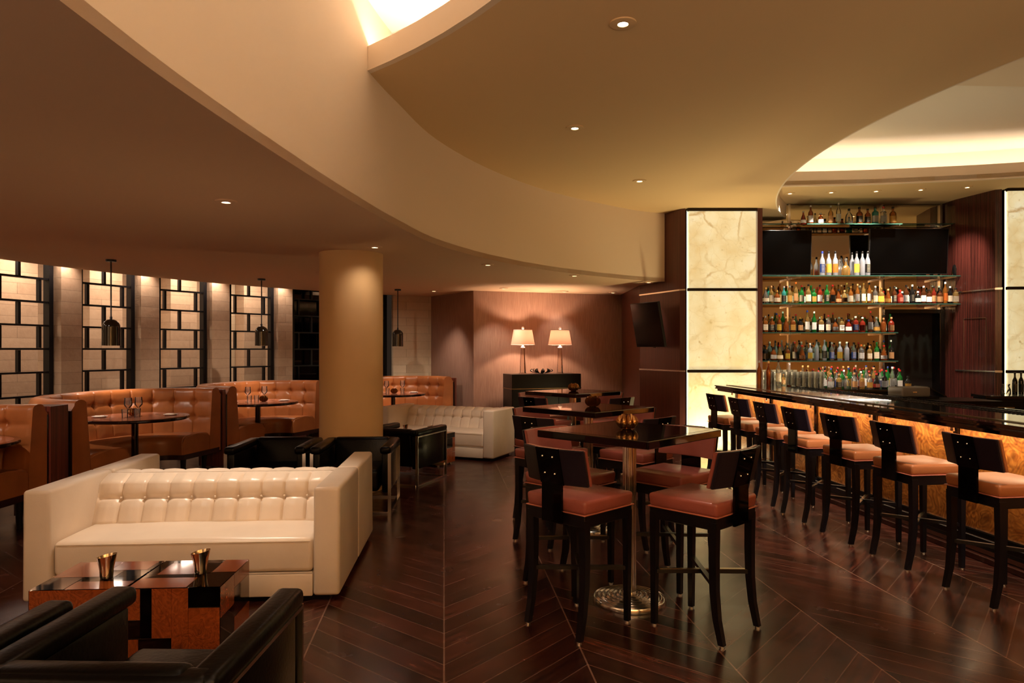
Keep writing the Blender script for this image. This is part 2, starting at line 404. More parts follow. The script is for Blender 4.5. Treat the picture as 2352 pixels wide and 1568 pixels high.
# high ceiling
fi = next(i for i, p in enumerate(FASC) if p[1] > 5.33)
hi_f = [p for p in FASC[fi:]]
def arc(c, r, a0, a1, n): return [(c[0] + r * math.cos(a0 + (a1 - a0) * k / n), c[1] + r * math.sin(a0 + (a1 - a0) * k / n)) for k in range(n + 1)]
tray_edge = arc(TC, TR, math.atan2(5.37 - TC[1], -1.09 - TC[0]), R(-75), 40)
tray_edge = [p for p in tray_edge if p[1] > -4.0] 
ring = arc(BC, BR, R(228), R(147.5), 50)
high = [(tray_edge[-1][0], -4.2)] + tray_edge[::-1] + hi_f[1:] + [(2.5, 11.6), (4.5, 11.6)] + ring[::-1] + [(ring[0][0], -4.2)]
high = [p for p in high]
fill('ceiling_upper', [high], 3.66, 'ceil_high', label='high tan plaster ceiling with curved edges')
# fascia
bm = bm_new(); ribbon(bm, FASC, 2.6, 3.66, .0001)
lowf = [p for p in FASC if p[1] <= 5.9]; 
struct('wall_fascia', bm, 'fascia', smooth=True, label='tall curved cream fascia between the two ceilings')
bm = bm_new(); ribbon(bm, lowf, 3.66, 4.24, .02); struct('wall_fascia_upper', bm, 'fascia', smooth=True)
# tray over the left side
bm = bm_new(); ribbon(bm, tray_edge, 3.66, 3.845, -.05); struct('trim_1', bm, 'fascia', smooth=True)
back = arc(TC, TR + .46, math.atan2(5.80 - TC[1], -1.05 - TC[0]), R(-75), 40); back = [p for p in back if p[1] > -4.1]
bm = bm_new(); ribbon(bm, back, 3.72, 4.22, -.02); struct('wall_tray', bm, 'tray', smooth=True)
fill('ceiling_tray', [[(-1.6, -4.2)] + [(-1.6, 6.0), (-.9, 6.0)] + back + [(back[-1][0], -4.2)]], 4.2, 'tray')
st = arc(TC, TR + .20, math.atan2(5.66 - TC[1], -1.05 - TC[0]), R(-72), 40); st = [p for p in st if p[1] > -3.8]
bm = bm_new(); ribbon(bm, st, 3.73, 3.75, -.03); tag(obj('cove_light', bm, 'lightstrip'), 'hidden cove light strip glowing above the curved fascia', 'cove light')
# bar opening: vertical face, upper ceiling, back soffit with cove
bm = bm_new(); ribbon(bm, ring, 3.66, 4.42, -.02); struct('wall_ring', bm, 'fascia', smooth=True)
fill('ceiling_bar', [[(3.0, 1.0), (9.6, 1.0), (9.6, 11.0), (3.0, 11.0)]], 4.4, 'tray')
lipc = catmull([(3.6, 10.02), (3.89, 9.99), (4.9, 9.90), (5.9, 9.72), (6.95, 9.46), (8.2, 9.0), (9.6, 8.3)], 6)
fill('ceiling_backbar', [lipc + [(9.6, 11.6), (3.6, 11.6)]], 3.9, 'ceil_high', label='soffit above the bottle shelves')
bm = bm_new(); ribbon(bm, lipc, 3.88, 4.09, .04); struct('trim_2', bm, 'fascia', smooth=True)
rec = [(x, y + .52) for x, y in lipc]
bm = bm_new(); ribbon(bm, rec, 3.94, 4.42, .02); struct('wall_cove', bm, 'tray', smooth=True)
stp = [(x, y + .22) for x, y in lipc]
bm = bm_new(); ribbon(bm, stp, 3.97, 3.99, .04); tag(obj('cove_light', bm, M['barstrip']), 'bright cove light strip above the bar back', 'cove light')
bm = bm_new(); prism(bm, [(4.0, 7.2), (9.6, 7.45), (9.6, 2), (4.0, 2)], 4.28, 4.39); struct('trim_3', bm, 'fascia')
# shell walls
def wallbox(name, a, b, z0, z1, th, mat, label=None, smooth=False):
    bm = bm_new(); ribbon(bm, [a, b], z0, z1, th); return struct(name, bm, mat, label=label)
wallbox('wall_rear', (9.6, -4.2), (-7, -4.2), 0, 4.6, -.1, 'column')
wallbox('wall_right', (9.6, 11.8), (9.6, -4.2), 0, 4.6, .1, 'column')
wallbox('wall_far', (-1.62, 13.93), (-.69, 12.50), 0, 2.6, .1, 'softwall', 'angled mauve brown wall beside the far booth')
wallbox('wall_back', (-.69, 12.50), (2.75, 13.70), 0, 2.6, .1, 'softwall', 'mauve brown wall behind the sideboard')
bm = bm_new(); ribbon(bm, [(-2.32, 13.60), (-1.60, 13.93)], 0, 2.6, .12); struct('wall_stone', bm, M['stone2'])
# outer wall of the corridor behind the screens
pts = [wcirc(-1.05 + (.93 + 1.05) * k / 50, WR + 1.75) for k in range(51)]
bm = bm_new(); ribbon(bm, pts, 0, 3.1, .1); struct('wall_left', bm, 'stone2', smooth=True, label='pale stone corridor wall seen through the screens')
# ------------------------------------------------------------------ stone piers + lattice screens
RP = WR + .16
def ray_circ(px, r):
    dx, dy = (px - CX) / F, 1.0
    A = dx * dx + dy * dy; B = -2 * (dx * WC[0] + dy * WC[1]); C_ = WC[0] ** 2 + WC[1] ** 2 - r * r
    t = (-B + math.sqrt(B * B - 4 * A * C_)) / (2 * A); x, y = dx * t, dy * t
    return math.atan2(y - WC[1], WC[0] - x)
PA = [(ray_circ(a, RP), ray_circ(b, RP)) for a, b in [(140.5, 188), (324, 366), (487, 527.5), (639, 672)]]
pitch = (PA[3][0] - PA[0][0]) / 3; wd = .034
PA = [(PA[0][0] - pitch * k, PA[0][0] - pitch * k + wd) for k in (4, 3, 2, 1)] + PA + [(PA[3][0] + pitch, PA[3][0] + pitch + wd), (a_end - .004, a_end + .05)]
names = ['behind the camera side booth', 'at the near end of the window wall', 'before the nearest screen', 'just left of the first visible screen',
         'between the first and second lattice screens', 'between the second and third lattice screens', 'between the third and fourth lattice screens',
         'between the fourth lattice screen and the dark screen', 'hidden behind the round column', 'to the right of the round column']
for k, (a, b) in enumerate(PA):
    if k < 2 or k == 9: continue
    bm = bm_new(); prism(bm, [wcirc(a, RP), wcirc(b, RP), wcirc(b, RP + .42), wcirc(a, RP + .42)], 0, 3.05)
    tag(obj('stone_pier', bm, 'stone'), 'sand coloured stone pier ' + names[k], 'pier', 'stone piers along the window wall')
scr = ['nearest the left edge of the room', 'behind the glossy pendant over the middle booth', 'in the middle of the window wall', 'behind the second pendant light', 'dark against the black window beside the column', 'narrow sliver right of the round column']
for k in range(2, len(PA) - 1):
    a0 = PA[k][1] + .004; a1 = PA[k + 1][0] - .002; r0 = RP + .13
    A = Vector((*wcirc(a0, r0), 0)); B = Vector((*wcirc(a1, r0), 0)); d = (B - A); L = d.length; d.normalize(); rz = math.atan2(d.y, d.x)
    lab = 'black steel lattice screen ' + (scr[k - 3] if 3 <= k <= 8 else 'beyond the near booth')
    t = thing('lattice_screen', lab, 'screen', A, rz, 'lattice screens between the stone piers')
    bm = bm_new()
    for x in (.035, L - .03): box(bm, (x, .035, 1.52), (.06, .10, 3.04))
    obj('frame', bm, 'steel', t)
    zs = [.05 + .3 * i + .0 for i in range(0, 11)]
    zs = [2.455 - .3015 * i for i in range(-1, 9)]
    for z in zs: bm = bm_new(); box(bm, (L / 2, .03, z), (L - .1, .07, .024)); obj('crossbar', bm, 'steel', t)
    for i, z in enumerate(zs[:-1]):
        zc = (z + zs[i + 1]) / 2
        for x in ([L * .47] if i % 2 == 0 else [L * .18, L * .80]): bm = bm_new(); box(bm, (x, .03, zc), (.034, .05, .275)); obj('mullion', bm, 'steel', t)
# dark glazing behind the last screens
a5 = PA[7][1]
bm = bm_new(); ribbon(bm, [wcirc(a5 - .004 + (PA[-1][0] - a5) * q / 8, RP + .30) for q in range(9)], 0, 3.05, .05)
struct('window_1', bm, plain('black night glazing', '#020203', .05))
# light slot washers over the piers
for k, (a, b) in enumerate(PA):
    if k < 3 or k > 8: continue
    x, y = wcirc((a + b) / 2 - .02, WR + .05); tx, ty = wcirc((a + b) / 2 - .01, RP + .05)
    spot_light('pier_washer', (x, y, 2.86), 24, PINK, 95, .8, (tx, ty, 1.3), .04)
# ------------------------------------------------------------------ round column
t = lathe
bm = bm_new(); lathe(bm, [(.345, 0), (.345, 2.62)], (-1.78, 7.72, 0), 64)
tag(obj('round_column', bm, 'column', smooth=True), 'thick round ochre column in the middle of the lounge', 'column')
# ------------------------------------------------------------------ wood pier + onyx pillar
bm = bm_new(); prism(bm, [(2.60, 10.44), (2.53, 10.5), (2.11, 11.5), (2.11, 13.38), (2.75, 13.6), (2.75, 10.72), (2.60, 10.72)], 0, 3.655)
wp = tag(obj('wood_pier', bm, 'mauvewood'), 'dark plum wood pier with chrome lines beside the glowing onyx pillar', 'pier')
for z in (1.22, 2.44):
    bm = bm_new(); beam(bm, (2.105, 11.5, z), (2.525, 10.495, z), .012, .022); beam(bm, (2.525, 10.495, z), (2.60, 10.43, z), .012, .022); obj('trim_line', bm, 'chrome', wp)
def onyx_pillar(x0, y0, x1, y1, ztop, label, loc_side=.0):
    t = thing('onyx_pillar', label, 'pillar', (x0, y0, 0), math.atan2(y1 - y0, x1 - x0)); L = math.hypot(x1 - x0, y1 - y0)
    bm = bm_new(); box(bm, (L / 2, .17, ztop / 2), (L - .01, .16, ztop)); obj('core', bm, 'bronze', t)
    zs = [0.02, 1.22, 2.44, ztop - .02]
    for i in range(3):
        bm = bm_new(); box(bm, (L / 2, .03, (zs[i] + zs[i + 1]) / 2), (L - .03, .06, zs[i + 1] - zs[i] - .045)); obj('onyx_panel', bm, 'onyx', t)
    for z in (1.22, 2.44, ztop - .02):
        bm = bm_new(); box(bm, (L / 2, .025, z), (L, .075, .042)); obj('band', bm, 'bronze', t)
    for x in (.004, L - .004):
        bm = bm_new(); box(bm, (x, .055, ztop / 2), (.008, .02, ztop - .05)); obj('glowing_edge', bm, 'onyxedge', t)
    return t
onyx_pillar(2.63, 10.42, 3.665, 10.42, 3.655, 'tall glowing honey onyx pillar at the left end of the bar')
bm = bm_new(); box(bm, (3.71, 10.53, 1.83), (.075, .22, 3.65)); tag(obj('wood_post', bm, 'mauvewood'), 'narrow dark wood post edging the bottle shelves', 'post')
# right side
bm = bm_new(); prism(bm, [(6.97, 10.95), (7.13, 10.28), (7.2, 10.24), (7.35, 10.5), (7.35, 11.5), (6.97, 11.5)], 0, 3.9)
wr = tag(obj('wood_panel_wall', bm, 'woodred'), 'tall red brown striped wood panel right of the shelves', 'panel')
for z in (1.22, 2.44):
    bm = bm_new(); beam(bm, (6.965, 10.945, z), (7.125, 10.275, z), .012, .018); beam(bm, (7.125, 10.275, z), (7.2, 10.225, z), .014, .03); obj('trim_line', bm, 'chrome', wr)
bm = bm_new()
def onp(t_, z): return (6.966 + .16 * t_, 10.944 - .67 * t_, z)
beam(bm, onp(.22, .1), onp(.22, 2.02), .004, .006, (1, 0, 0)); beam(bm, onp(.78, .1), onp(.78, 2.02), .004, .006, (1, 0, 0)); beam(bm, onp(.22, 2.02), onp(.78, 2.02), .004, .006)
obj('hatch_outline', bm, 'chrome', wr)
onyx_pillar(7.24, 10.18, 8.75, 10.05, 3.9, 'second glowing onyx pillar at the right edge of the bar')
# back wall of the bar: mirror above the counter, door opening
bm = bm_new(); box(bm, (4.72, 11.29, 2.4), (2.62, .02, 2.96)); box(bm, (6.48, 11.29, 3.03), (.98, .02, 1.70))
mw = struct('wall_mirror', bm, 'mirror', label='bronze mirror wall behind the bottles')
wallbox('wall_bar', (3.0, 11.6), (7.4, 11.6), 0, 4.5, .1, 'wood')
bm = bm_new(); box(bm, (4.72, 11.4, .46), (2.62, .2, .92)); struct('wall_bar_dado', bm, 'blackwood')
d = thing('door_1', 'dark doorway opening behind the bar', 'door', (6.5, 11.42, 0)); d['kind'] = 'structure'
bm = bm_new(); box(bm, (0, .02, 1.07), (.98, .03, 2.14)); obj('door_leaf', bm, plain('very dark brown door', '#120705', .5), d)
bm = bm_new(); box(bm, (.43, -.10, 1.07), (.08, .22, 2.14), bev=.004); box(bm, (-.47, -.10, 1.07), (.06, .2, 2.14)); box(bm, (0, -.10, 2.16), (1.0, .22, .06)); obj('door_frame', bm, 'black', d)
# ------------------------------------------------------------------ downlights
def downlight(x, y, z, label, e=0, ang=70, tgt=None, r=.075):
    t = thing('downlight', label, 'ceiling light', (x, y, z), 0, 'recessed ceiling downlights')
    bm = bm_new(); lathe(bm, [(r * .42, -.001), (r * .42, -.012), (r, -.008), (r * 1.02, 0), (r * .42, 0)], seg=28, close=True); 
    obj('trim_ring', bm, 'ceil_low' if z < 3 else 'ceil_high', t, smooth=True)
    bm = bm_new(); lathe(bm, [(r * .40, -.004), (r * .40, -.001)], seg=20); obj('lens', bm, 'lens', t)
    if e: spot_light('downlight_lamp', (x, y, z - .03), e * .62, WARM, ang, .7, tgt or (x, y, 0), .03)
    return t
for x, y, lab, e, ang, tg in [
    (-2.04, 4.97, 'recessed downlight over the front ivory sofa', 120, 62, (-2.0, 4.75, .4)),
    (-1.41, 7.16, 'recessed downlight just before the round column', 8, 150, (-1.3, 7.0, 0)),
    (-.30, 8.65, 'recessed downlight over the second ivory sofa aisle', 75, 70, (-.7, 9.3, 0)),
    (.89, 9.92, 'recessed downlight beneath the curved fascia edge', 75, 60, (.9, 10.6, 0)),
    (2.14, 10.9, 'recessed downlight beside the wood pier', 14, 60, None),
    (-.14, 12.0, 'recessed downlight before the sideboard', 50, 70, (-.25, 12.5, .9)),
    (.95, 12.66, 'recessed downlight above the table lamps', 22, 75, (.9, 13.0, 1.0)),
    (1.86, 12.85, 'recessed downlight at the far corner right of the lamps', 0, 70, None),
    (-1.40, 12.5, 'recessed downlight over the far booth', 60, 80, (-1.5, 12.9, .8))]:
    downlight(x, y, 2.6, lab, e, ang, tg)
for x, y, lab, e in [(.72, 4.52, 'recessed downlight over the nearest high table', 75), (.60, 6.65, 'recessed downlight over the middle high table', 75), (1.60, 8.74, 'recessed downlight near the onyx pillar', 70)]:
    downlight(x, y, 3.66, lab, e, 58, None, .085)
for i, (x, y) in enumerate([(4.19, 10.5), (4.78, 10.43), (5.41, 10.35), (6.02, 10.26), (6.6, 10.1)]):
    downlight(x, y, 3.9, ORD[i] + ' downlight from the pillar in the row above the bottle shelves', 300, 70, (x, 11.15, 2.0), .07)
# added unseen fittings that brighten the booths and lounge from the low ceiling out of frame / behind the column
for p, tg, e, an, lb in [((-4.6, 5.9), (-4.7, 8.3, .8), 95, 60, 'recessed downlight left of the frame aimed at the middle booth'), ((-2.62, 9.6), (-4.0, 10.6, .8), 80, 75, 'recessed downlight hidden behind the column aimed at the third booth'), ((-4.2, 4.4), (-4.7, 5.4, .7), 70, 85, 'recessed downlight left of the frame over the near booth'),
                     ((-2.4, 2.9), (-2.0, 3.4, .3), 40, 80, 'recessed downlight out of frame over the patchwork table'), ((-2.1, 10.4), (-2.2, 12.4, .8), 60, 80, 'recessed downlight hidden behind the column aimed at the far booth')]:
    downlight(p[0], p[1], 2.6, lb, e, an, tg)

for nm, lb, (x, y), e, col, z, sz in UPL:
    t = thing(nm, lb, 'uplight', (x, y, 0), 0)
    if nm == 'torchiere':
        bm = bm_new(); lathe(bm, [(.14, 0), (.14, .02), (.015, .04), (.012, z - .1)], seg=20); obj('pole', bm, 'bronze', t, smooth=True)
        bm = bm_new(); lathe(bm, [(.03, z - .11), (.16, z - .02), (.165, z), (.155, z - .02), (.03, z - .10)], seg=28, close=True); obj('bowl', bm, 'bronze', t, smooth=True)
    else:
        bm = bm_new(); lathe(bm, [(.0, .0), (.08, .0), (.08, z), (.06, z + .002), (0, z - .002)], seg=24, close=True); obj('trim_ring', bm, 'chrome', t)
    d = bpy.data.lights.new('added_uplight_lamp', 'AREA'); d.shape = 'DISK'; d.size = sz; d.energy = e; d.color = col
    o = bpy.data.objects.new('added_uplight_lamp', d); COL.objects.link(o); o.parent = t; o.location = (0, 0, z + .006); o.rotation_euler = (PI, 0, 0)

# pilasters on the corridor wall behind the screens
for k in range(3, 8):
    a0 = PA[k][1] + .10; bm = bm_new(); prism(bm, [wcirc(a0, WR + 1.40), wcirc(a0 + .055, WR + 1.40), wcirc(a0 + .055, WR + 1.73), wcirc(a0, WR + 1.73)], 0, 3.08)
    tag(obj('corridor_pilaster', bm, 'stone'), 'pale stone pilaster in the corridor %s' % names[min(k + 1, 8)].replace('just left of', 'seen left of'), 'pilaster', 'corridor pilasters')

downlight(2.75, 3.7, 3.66, 'added downlight just out of frame aimed along the near bar stools', 420, 50, (2.9, 5.3, .7), .085)  # two spots added out of frame to brighten the bar stool seats
downlight(2.2, 3.9, 3.66, 'added downlight just out of frame aimed along the far bar stools', 600, 34, (2.7, 7.5, .7), .085)
# ================================================================== furniture
# ---- bar stool
def make_stool(label, group, red='redleather'):
    t = thing('bar_stool', label, 'stool', (0, 0, 0), 0, group)
    bm = bm_new(); box(bm, (0, 0, .705), (.43, .43, .075), bev=.018, seg=3)
    for v in bm.verts:
        if v.co.z > .72: v.co.z += .012 * max(0, 1 - (v.co.x / .2) ** 2) * max(0, 1 - (v.co.y / .2) ** 2)
        if v.co.z < .69: v.co.x *= .985; v.co.y *= .985
    seat = obj('seat', bm, red, t, smooth=True)
    bm = bm_new(); box(bm, (0, 0, .668), (.436, .436, .007), bev=.003, seg=1); obj('piping', bm, 'redpipe', seat)
    bm = bm_new(); box(bm, (0, 0, .632), (.415, .415, .066), bev=.004, seg=1); obj('seat_frame', bm, 'legblack', t)
    for sx in (-1, 1):
        bm = bm_new()  # front leg, gentle taper
        vs = box(bm, (sx * .188, .188, .325), (.040, .040, .63))
        for v in vs:
            if v.co.z < .2: v.co.x = sx * .188 + (v.co.x - sx * .188) * .72; v.co.y = .19 + (v.co.y - .188) * .72
        lg = obj('leg', bm, 'legblack', t)
        bm = bm_new(); cyl(bm, (sx * .188, .19, 0), (sx * .188, .19, .012), .013, 12); obj('glide', bm, 'chrome', lg)
        bm = bm_new()  # sabre back leg
        P = [(.64, -.186, .044), (.45, -.183, .042), (.28, -.186, .039), (.14, -.200, .035), (.012, -.228, .031)]
        rows = []
        for z, y, q in P:
            h = q / 2; rows.append([bm.verts.new((sx * .188 + a * h, y + b * h, z)) for a, b in ((-1, -1), (1, -1), (1, 1), (-1, 1))])
        for i in range(len(rows) - 1):
            for k in range(4): bm.faces.new((rows[i][k], rows[i][(k + 1) % 4], rows[i + 1][(k + 1) % 4], rows[i + 1][k]))
        bm.faces.new(rows[0]); bm.faces.new(rows[-1][::-1])
        lg = obj('leg', bm, 'legblack', t)
        bm = bm_new(); cyl(bm, (sx * .188, -.229, 0), (sx * .188, -.229, .013), .013, 12); obj('glide', bm, 'chrome', lg)
    # backrest: curved in plan, tilted
    def bp(u, v, off):
        x = (u - .5) * .435; z = .815 + v * .195
        y = -.215 - .045 * v + .27 * max(0, abs(x) - .084) + off
        return x, y, z
    def slab(o0, o1, u0=0, u1=1, v0=0, v1=1, n=15):
        bm = bm_new()
        f = [[Vector(bp(u0 + (u1 - u0) * i / (n - 1), v, o)) for i in range(n)] for v, o in ((v0, o0), (v1, o0), (v1, o1), (v0, o1))]
        V_ = [[bm.verts.new(p) for p in r] for r in f]
        for r in range(4):
            for i in range(n - 1): bm.faces.new((V_[r][i], V_[r][i + 1], V_[(r + 1) % 4][i + 1], V_[(r + 1) % 4][i]))
        bm.faces.new([V_[r][0] for r in range(4)]); bm.faces.new([V_[r][-1] for r in range(4)][::-1])
        bmesh.ops.recalc_face_normals(bm, faces=bm.faces)
        es = [e for e in bm.edges if len(e.link_faces) == 2 and e.calc_face_angle(0) > .9]
        bmesh.ops.bevel(bm, geom=es, offset=.004, segments=2, affect='EDGES'); return bm
    obj('backrest_shell', slab(-.014, .006), 'darkleather', t, smooth=True, angle=40)
    obj('backrest_pad', slab(.0062, .030, .004, .996, .004, 1.0), red, t, smooth=True, angle=40)
    bm = bm_new()
    y1, y0 = -.215 - .045 + .0015, -.215 + .0015
    vs = box(bm, (0, 0, 0), (.166, .008, .200))
    for v in vs: v.co = Vector((v.co.x, (y0 + (y1 - y0) * (v.co.z / .2 + .5)) - .0175 + v.co.y, .913 + v.co.z))
    sp = obj('back_splat', bm, 'plate', t)
    bm = bm_new(); vs = box(bm, (0, -.2315, .71), (.146, .012, .208)); obj('splat_leg', bm, 'plate', sp)
    bm = bm_new()
    for x in (-.036, .036):
        for z in (.965, .872):
            bm = bm_new()
            y = y0 + (y1 - y0) * ((z - .813) / .2) - .024
            bmesh.ops.create_uvsphere(bm, u_segments=10, v_segments=6, radius=.0056, matrix=Matrix.Translation((x, y, z))); obj('stud', bm, 'stud', sp)
    bm = bm_new(); beam(bm, (-.18, -.175, .31), (.18, .18, .31), .026, .022); beam(bm, (.18, -.175, .305), (-.18, .18, .305), .026, .022)
    st = obj('stretcher', bm, 'legblack', t)
    bm = bm_new(); beam(bm, (.17, -.165, .3175), (-.17, .17, .3175), .022, .003); obj('metal_strip', bm, 'bronzebright', st)
    return t
M['redpipe'] = leather('light red piping', '#aa6450', .45)
M['bronzebright'] = plain('brushed brass strip', '#8c7a5c', .25, 1)
st0 = make_stool('', 'stools around the high tables')
st1 = make_stool('', 'stools along the bar', 'tanleather')
HT = [(.72, 4.27), (.655, 5.98), (.72, 8.25)]
tn = ['the nearest high table', 'the middle high table', 'the farthest high table']
pos = [(-.335, -.325, 'left front side', (1, 1)), (.345, -.375, 'right front side', (-1, 1)), (-.335, .32, 'left rear side', (1, -1)), (.345, .375, 'right rear side', (-1, -1))]
first = True
for (tx, ty), nm in zip(HT, tn):
    for dx, dy, side, f in pos:
        lb = 'red leather bar stool at the %s of %s' % (side, nm)
        jit = rnd.uniform(-.04, .04)
        rz = facing(*f) + jit
        if first: st0.location = (tx + dx, ty + dy, 0); st0.rotation_euler = (0, 0, rz); st0['label'] = lb; first = False
        else: dup(st0, (tx + dx, ty + dy, 0), rz, lb)
BS = [(3.05, 4.34), (2.95, 5.06), (2.86, 5.70), (2.79, 6.38), (2.75, 7.02), (2.70, 7.68), (2.64, 8.35)]
for i, (x, y) in enumerate(BS):
    lb = 'tan leather stool at the bar, %s in the row counted from the picture front' % ORD[i]
    if i == 0: lb = 'tan leather bar stool nearest the camera at the long bar'
    if i == 6: lb = 'tan leather bar stool at the far end of the bar beside the onyx pillar'
    rz = facing(.99, .14)
    if i == 0: st1.location = (x, y, 0); st1.rotation_euler = (0, 0, rz); st1['label'] = lb
    else: dup(st1, (x, y, 0), rz + rnd.uniform(-.03, .03), lb)
# ---- high tables
def high_table(label):
    t = thing('high_table', label, 'table', (0, 0, 0), 0, 'square black high tables')
    bm = bm_new(); box(bm, (0, 0, 1.028), (.80, .80, .044), bev=.005, seg=2); top = obj('tabletop', bm, 'black', t)
    bm = bm_new(); box(bm, (0, 0, 1.0503), (.70, .70, .0008)); obj('top_inlay', bm, plain('dark gloss inlay', '#0a0607', .045, coat=1), top)
    bm = bm_new(); cyl(bm, (0, 0, .04), (0, 0, 1.005), .037, 32)
    for k in range(4): cyl(bm, (.030 * math.cos(k * PI / 2 + .5), .030 * math.sin(k * PI / 2 + .5), .04), (.030 * math.cos(k * PI / 2 + .5), .030 * math.sin(k * PI / 2 + .5), 1.0), .012, 14)
    obj('pole', bm, 'chrome', t, smooth=True)
    bm = bm_new(); prof = [(.0, .062), (.05, .06)]
    for k in range(60):
        r = .052 + k / 59 * .166; z = .050 - .022 * (k / 59) + .0055 * math.sin(r * 2 * PI / .031)
        prof.append((r, z))
    prof += [(.222, .022), (.224, .008), (.222, 0), (.0, 0)]
    lathe(bm, prof, seg=64, close=True)
    for v in bm.verts:
        if v.co.z > .02: v.co.z += .0012 * noise.noise(v.co * 30)
    obj('base', bm, 'chrome', t, smooth=True, angle=60)
    return t
ht = high_table('nearest square black high table with gold lotus bowl')
ht.location = (HT[0][0], HT[0][1], 0); ht.rotation_euler = (0, 0, R(45.5))
dup(ht, (HT[1][0], HT[1][1], 0), R(44), 'middle one of the three square black high tables in a row')
dup(ht, (HT[2][0], HT[2][1], 0), R(43.5), 'farthest square black high table before the sideboard')
# ---- lotus bowls
def lotus(label, loc, s=1, mat='gold', open_=0.0, cat='candle holder', group='gold lotus candle holders'):
    bm = bm_new()
    for ring_, (n, r0, hgt, ro) in enumerate([(9, .020, .070, 0), (7, .016, .078, .35)]):
        for k in range(n):
            a = 2 * PI * k / n + ro
            def fn(u, v):
                ang = (u - .5); wd_ = math.sin(PI * min(1, .16 + v * .84)) ** .7 * .0165
                bul = r0 + (.044 + open_ * .05) * math.sin(PI * (.15 + v * .62)) ** 1.0 - (.006 * v * v if not open_ else -.03 * v)
                if ring_: bul *= .75
                x = bul - .010 * (2 * ang) ** 2 * 1.2; y = ang * 2 * wd_
                z = .006 + hgt * (v ** 1.1) * (1 - open_ * .35)
                return (x * math.cos(a) - y * math.sin(a), x * math.sin(a) + y * math.cos(a), z)
            grid(bm, fn, 7, 9)
    bmesh.ops.solidify(bm, geom=list(bm.faces), thickness=.0025)
    lathe(bm, [(.0, .010), (.026, .010), (.030, .004), (.024, 0), (0, 0)], seg=20, close=True)
    for v in bm.verts: v.co *= s
    o = obj('lotus_bowl', bm, mat, smooth=True, angle=70, loc=loc)
    return tag(o, label, cat, group)
lo = lotus('gold lotus candle holder on the nearest high table', (HT[0][0] - .01, HT[0][1] + .03, 1.0505), 1.12)
for i, nm in ((1, 'middle'), (2, 'farthest')):
    c = lo.copy(); COL.objects.link(c); c.location = (HT[i][0] + (.04 if i == 1 else .01), HT[i][1] + .02, 1.0505); c['label'] = 'gold lotus candle holder on the %s high table' % nm; c.rotation_euler = (0, 0, i * .7)
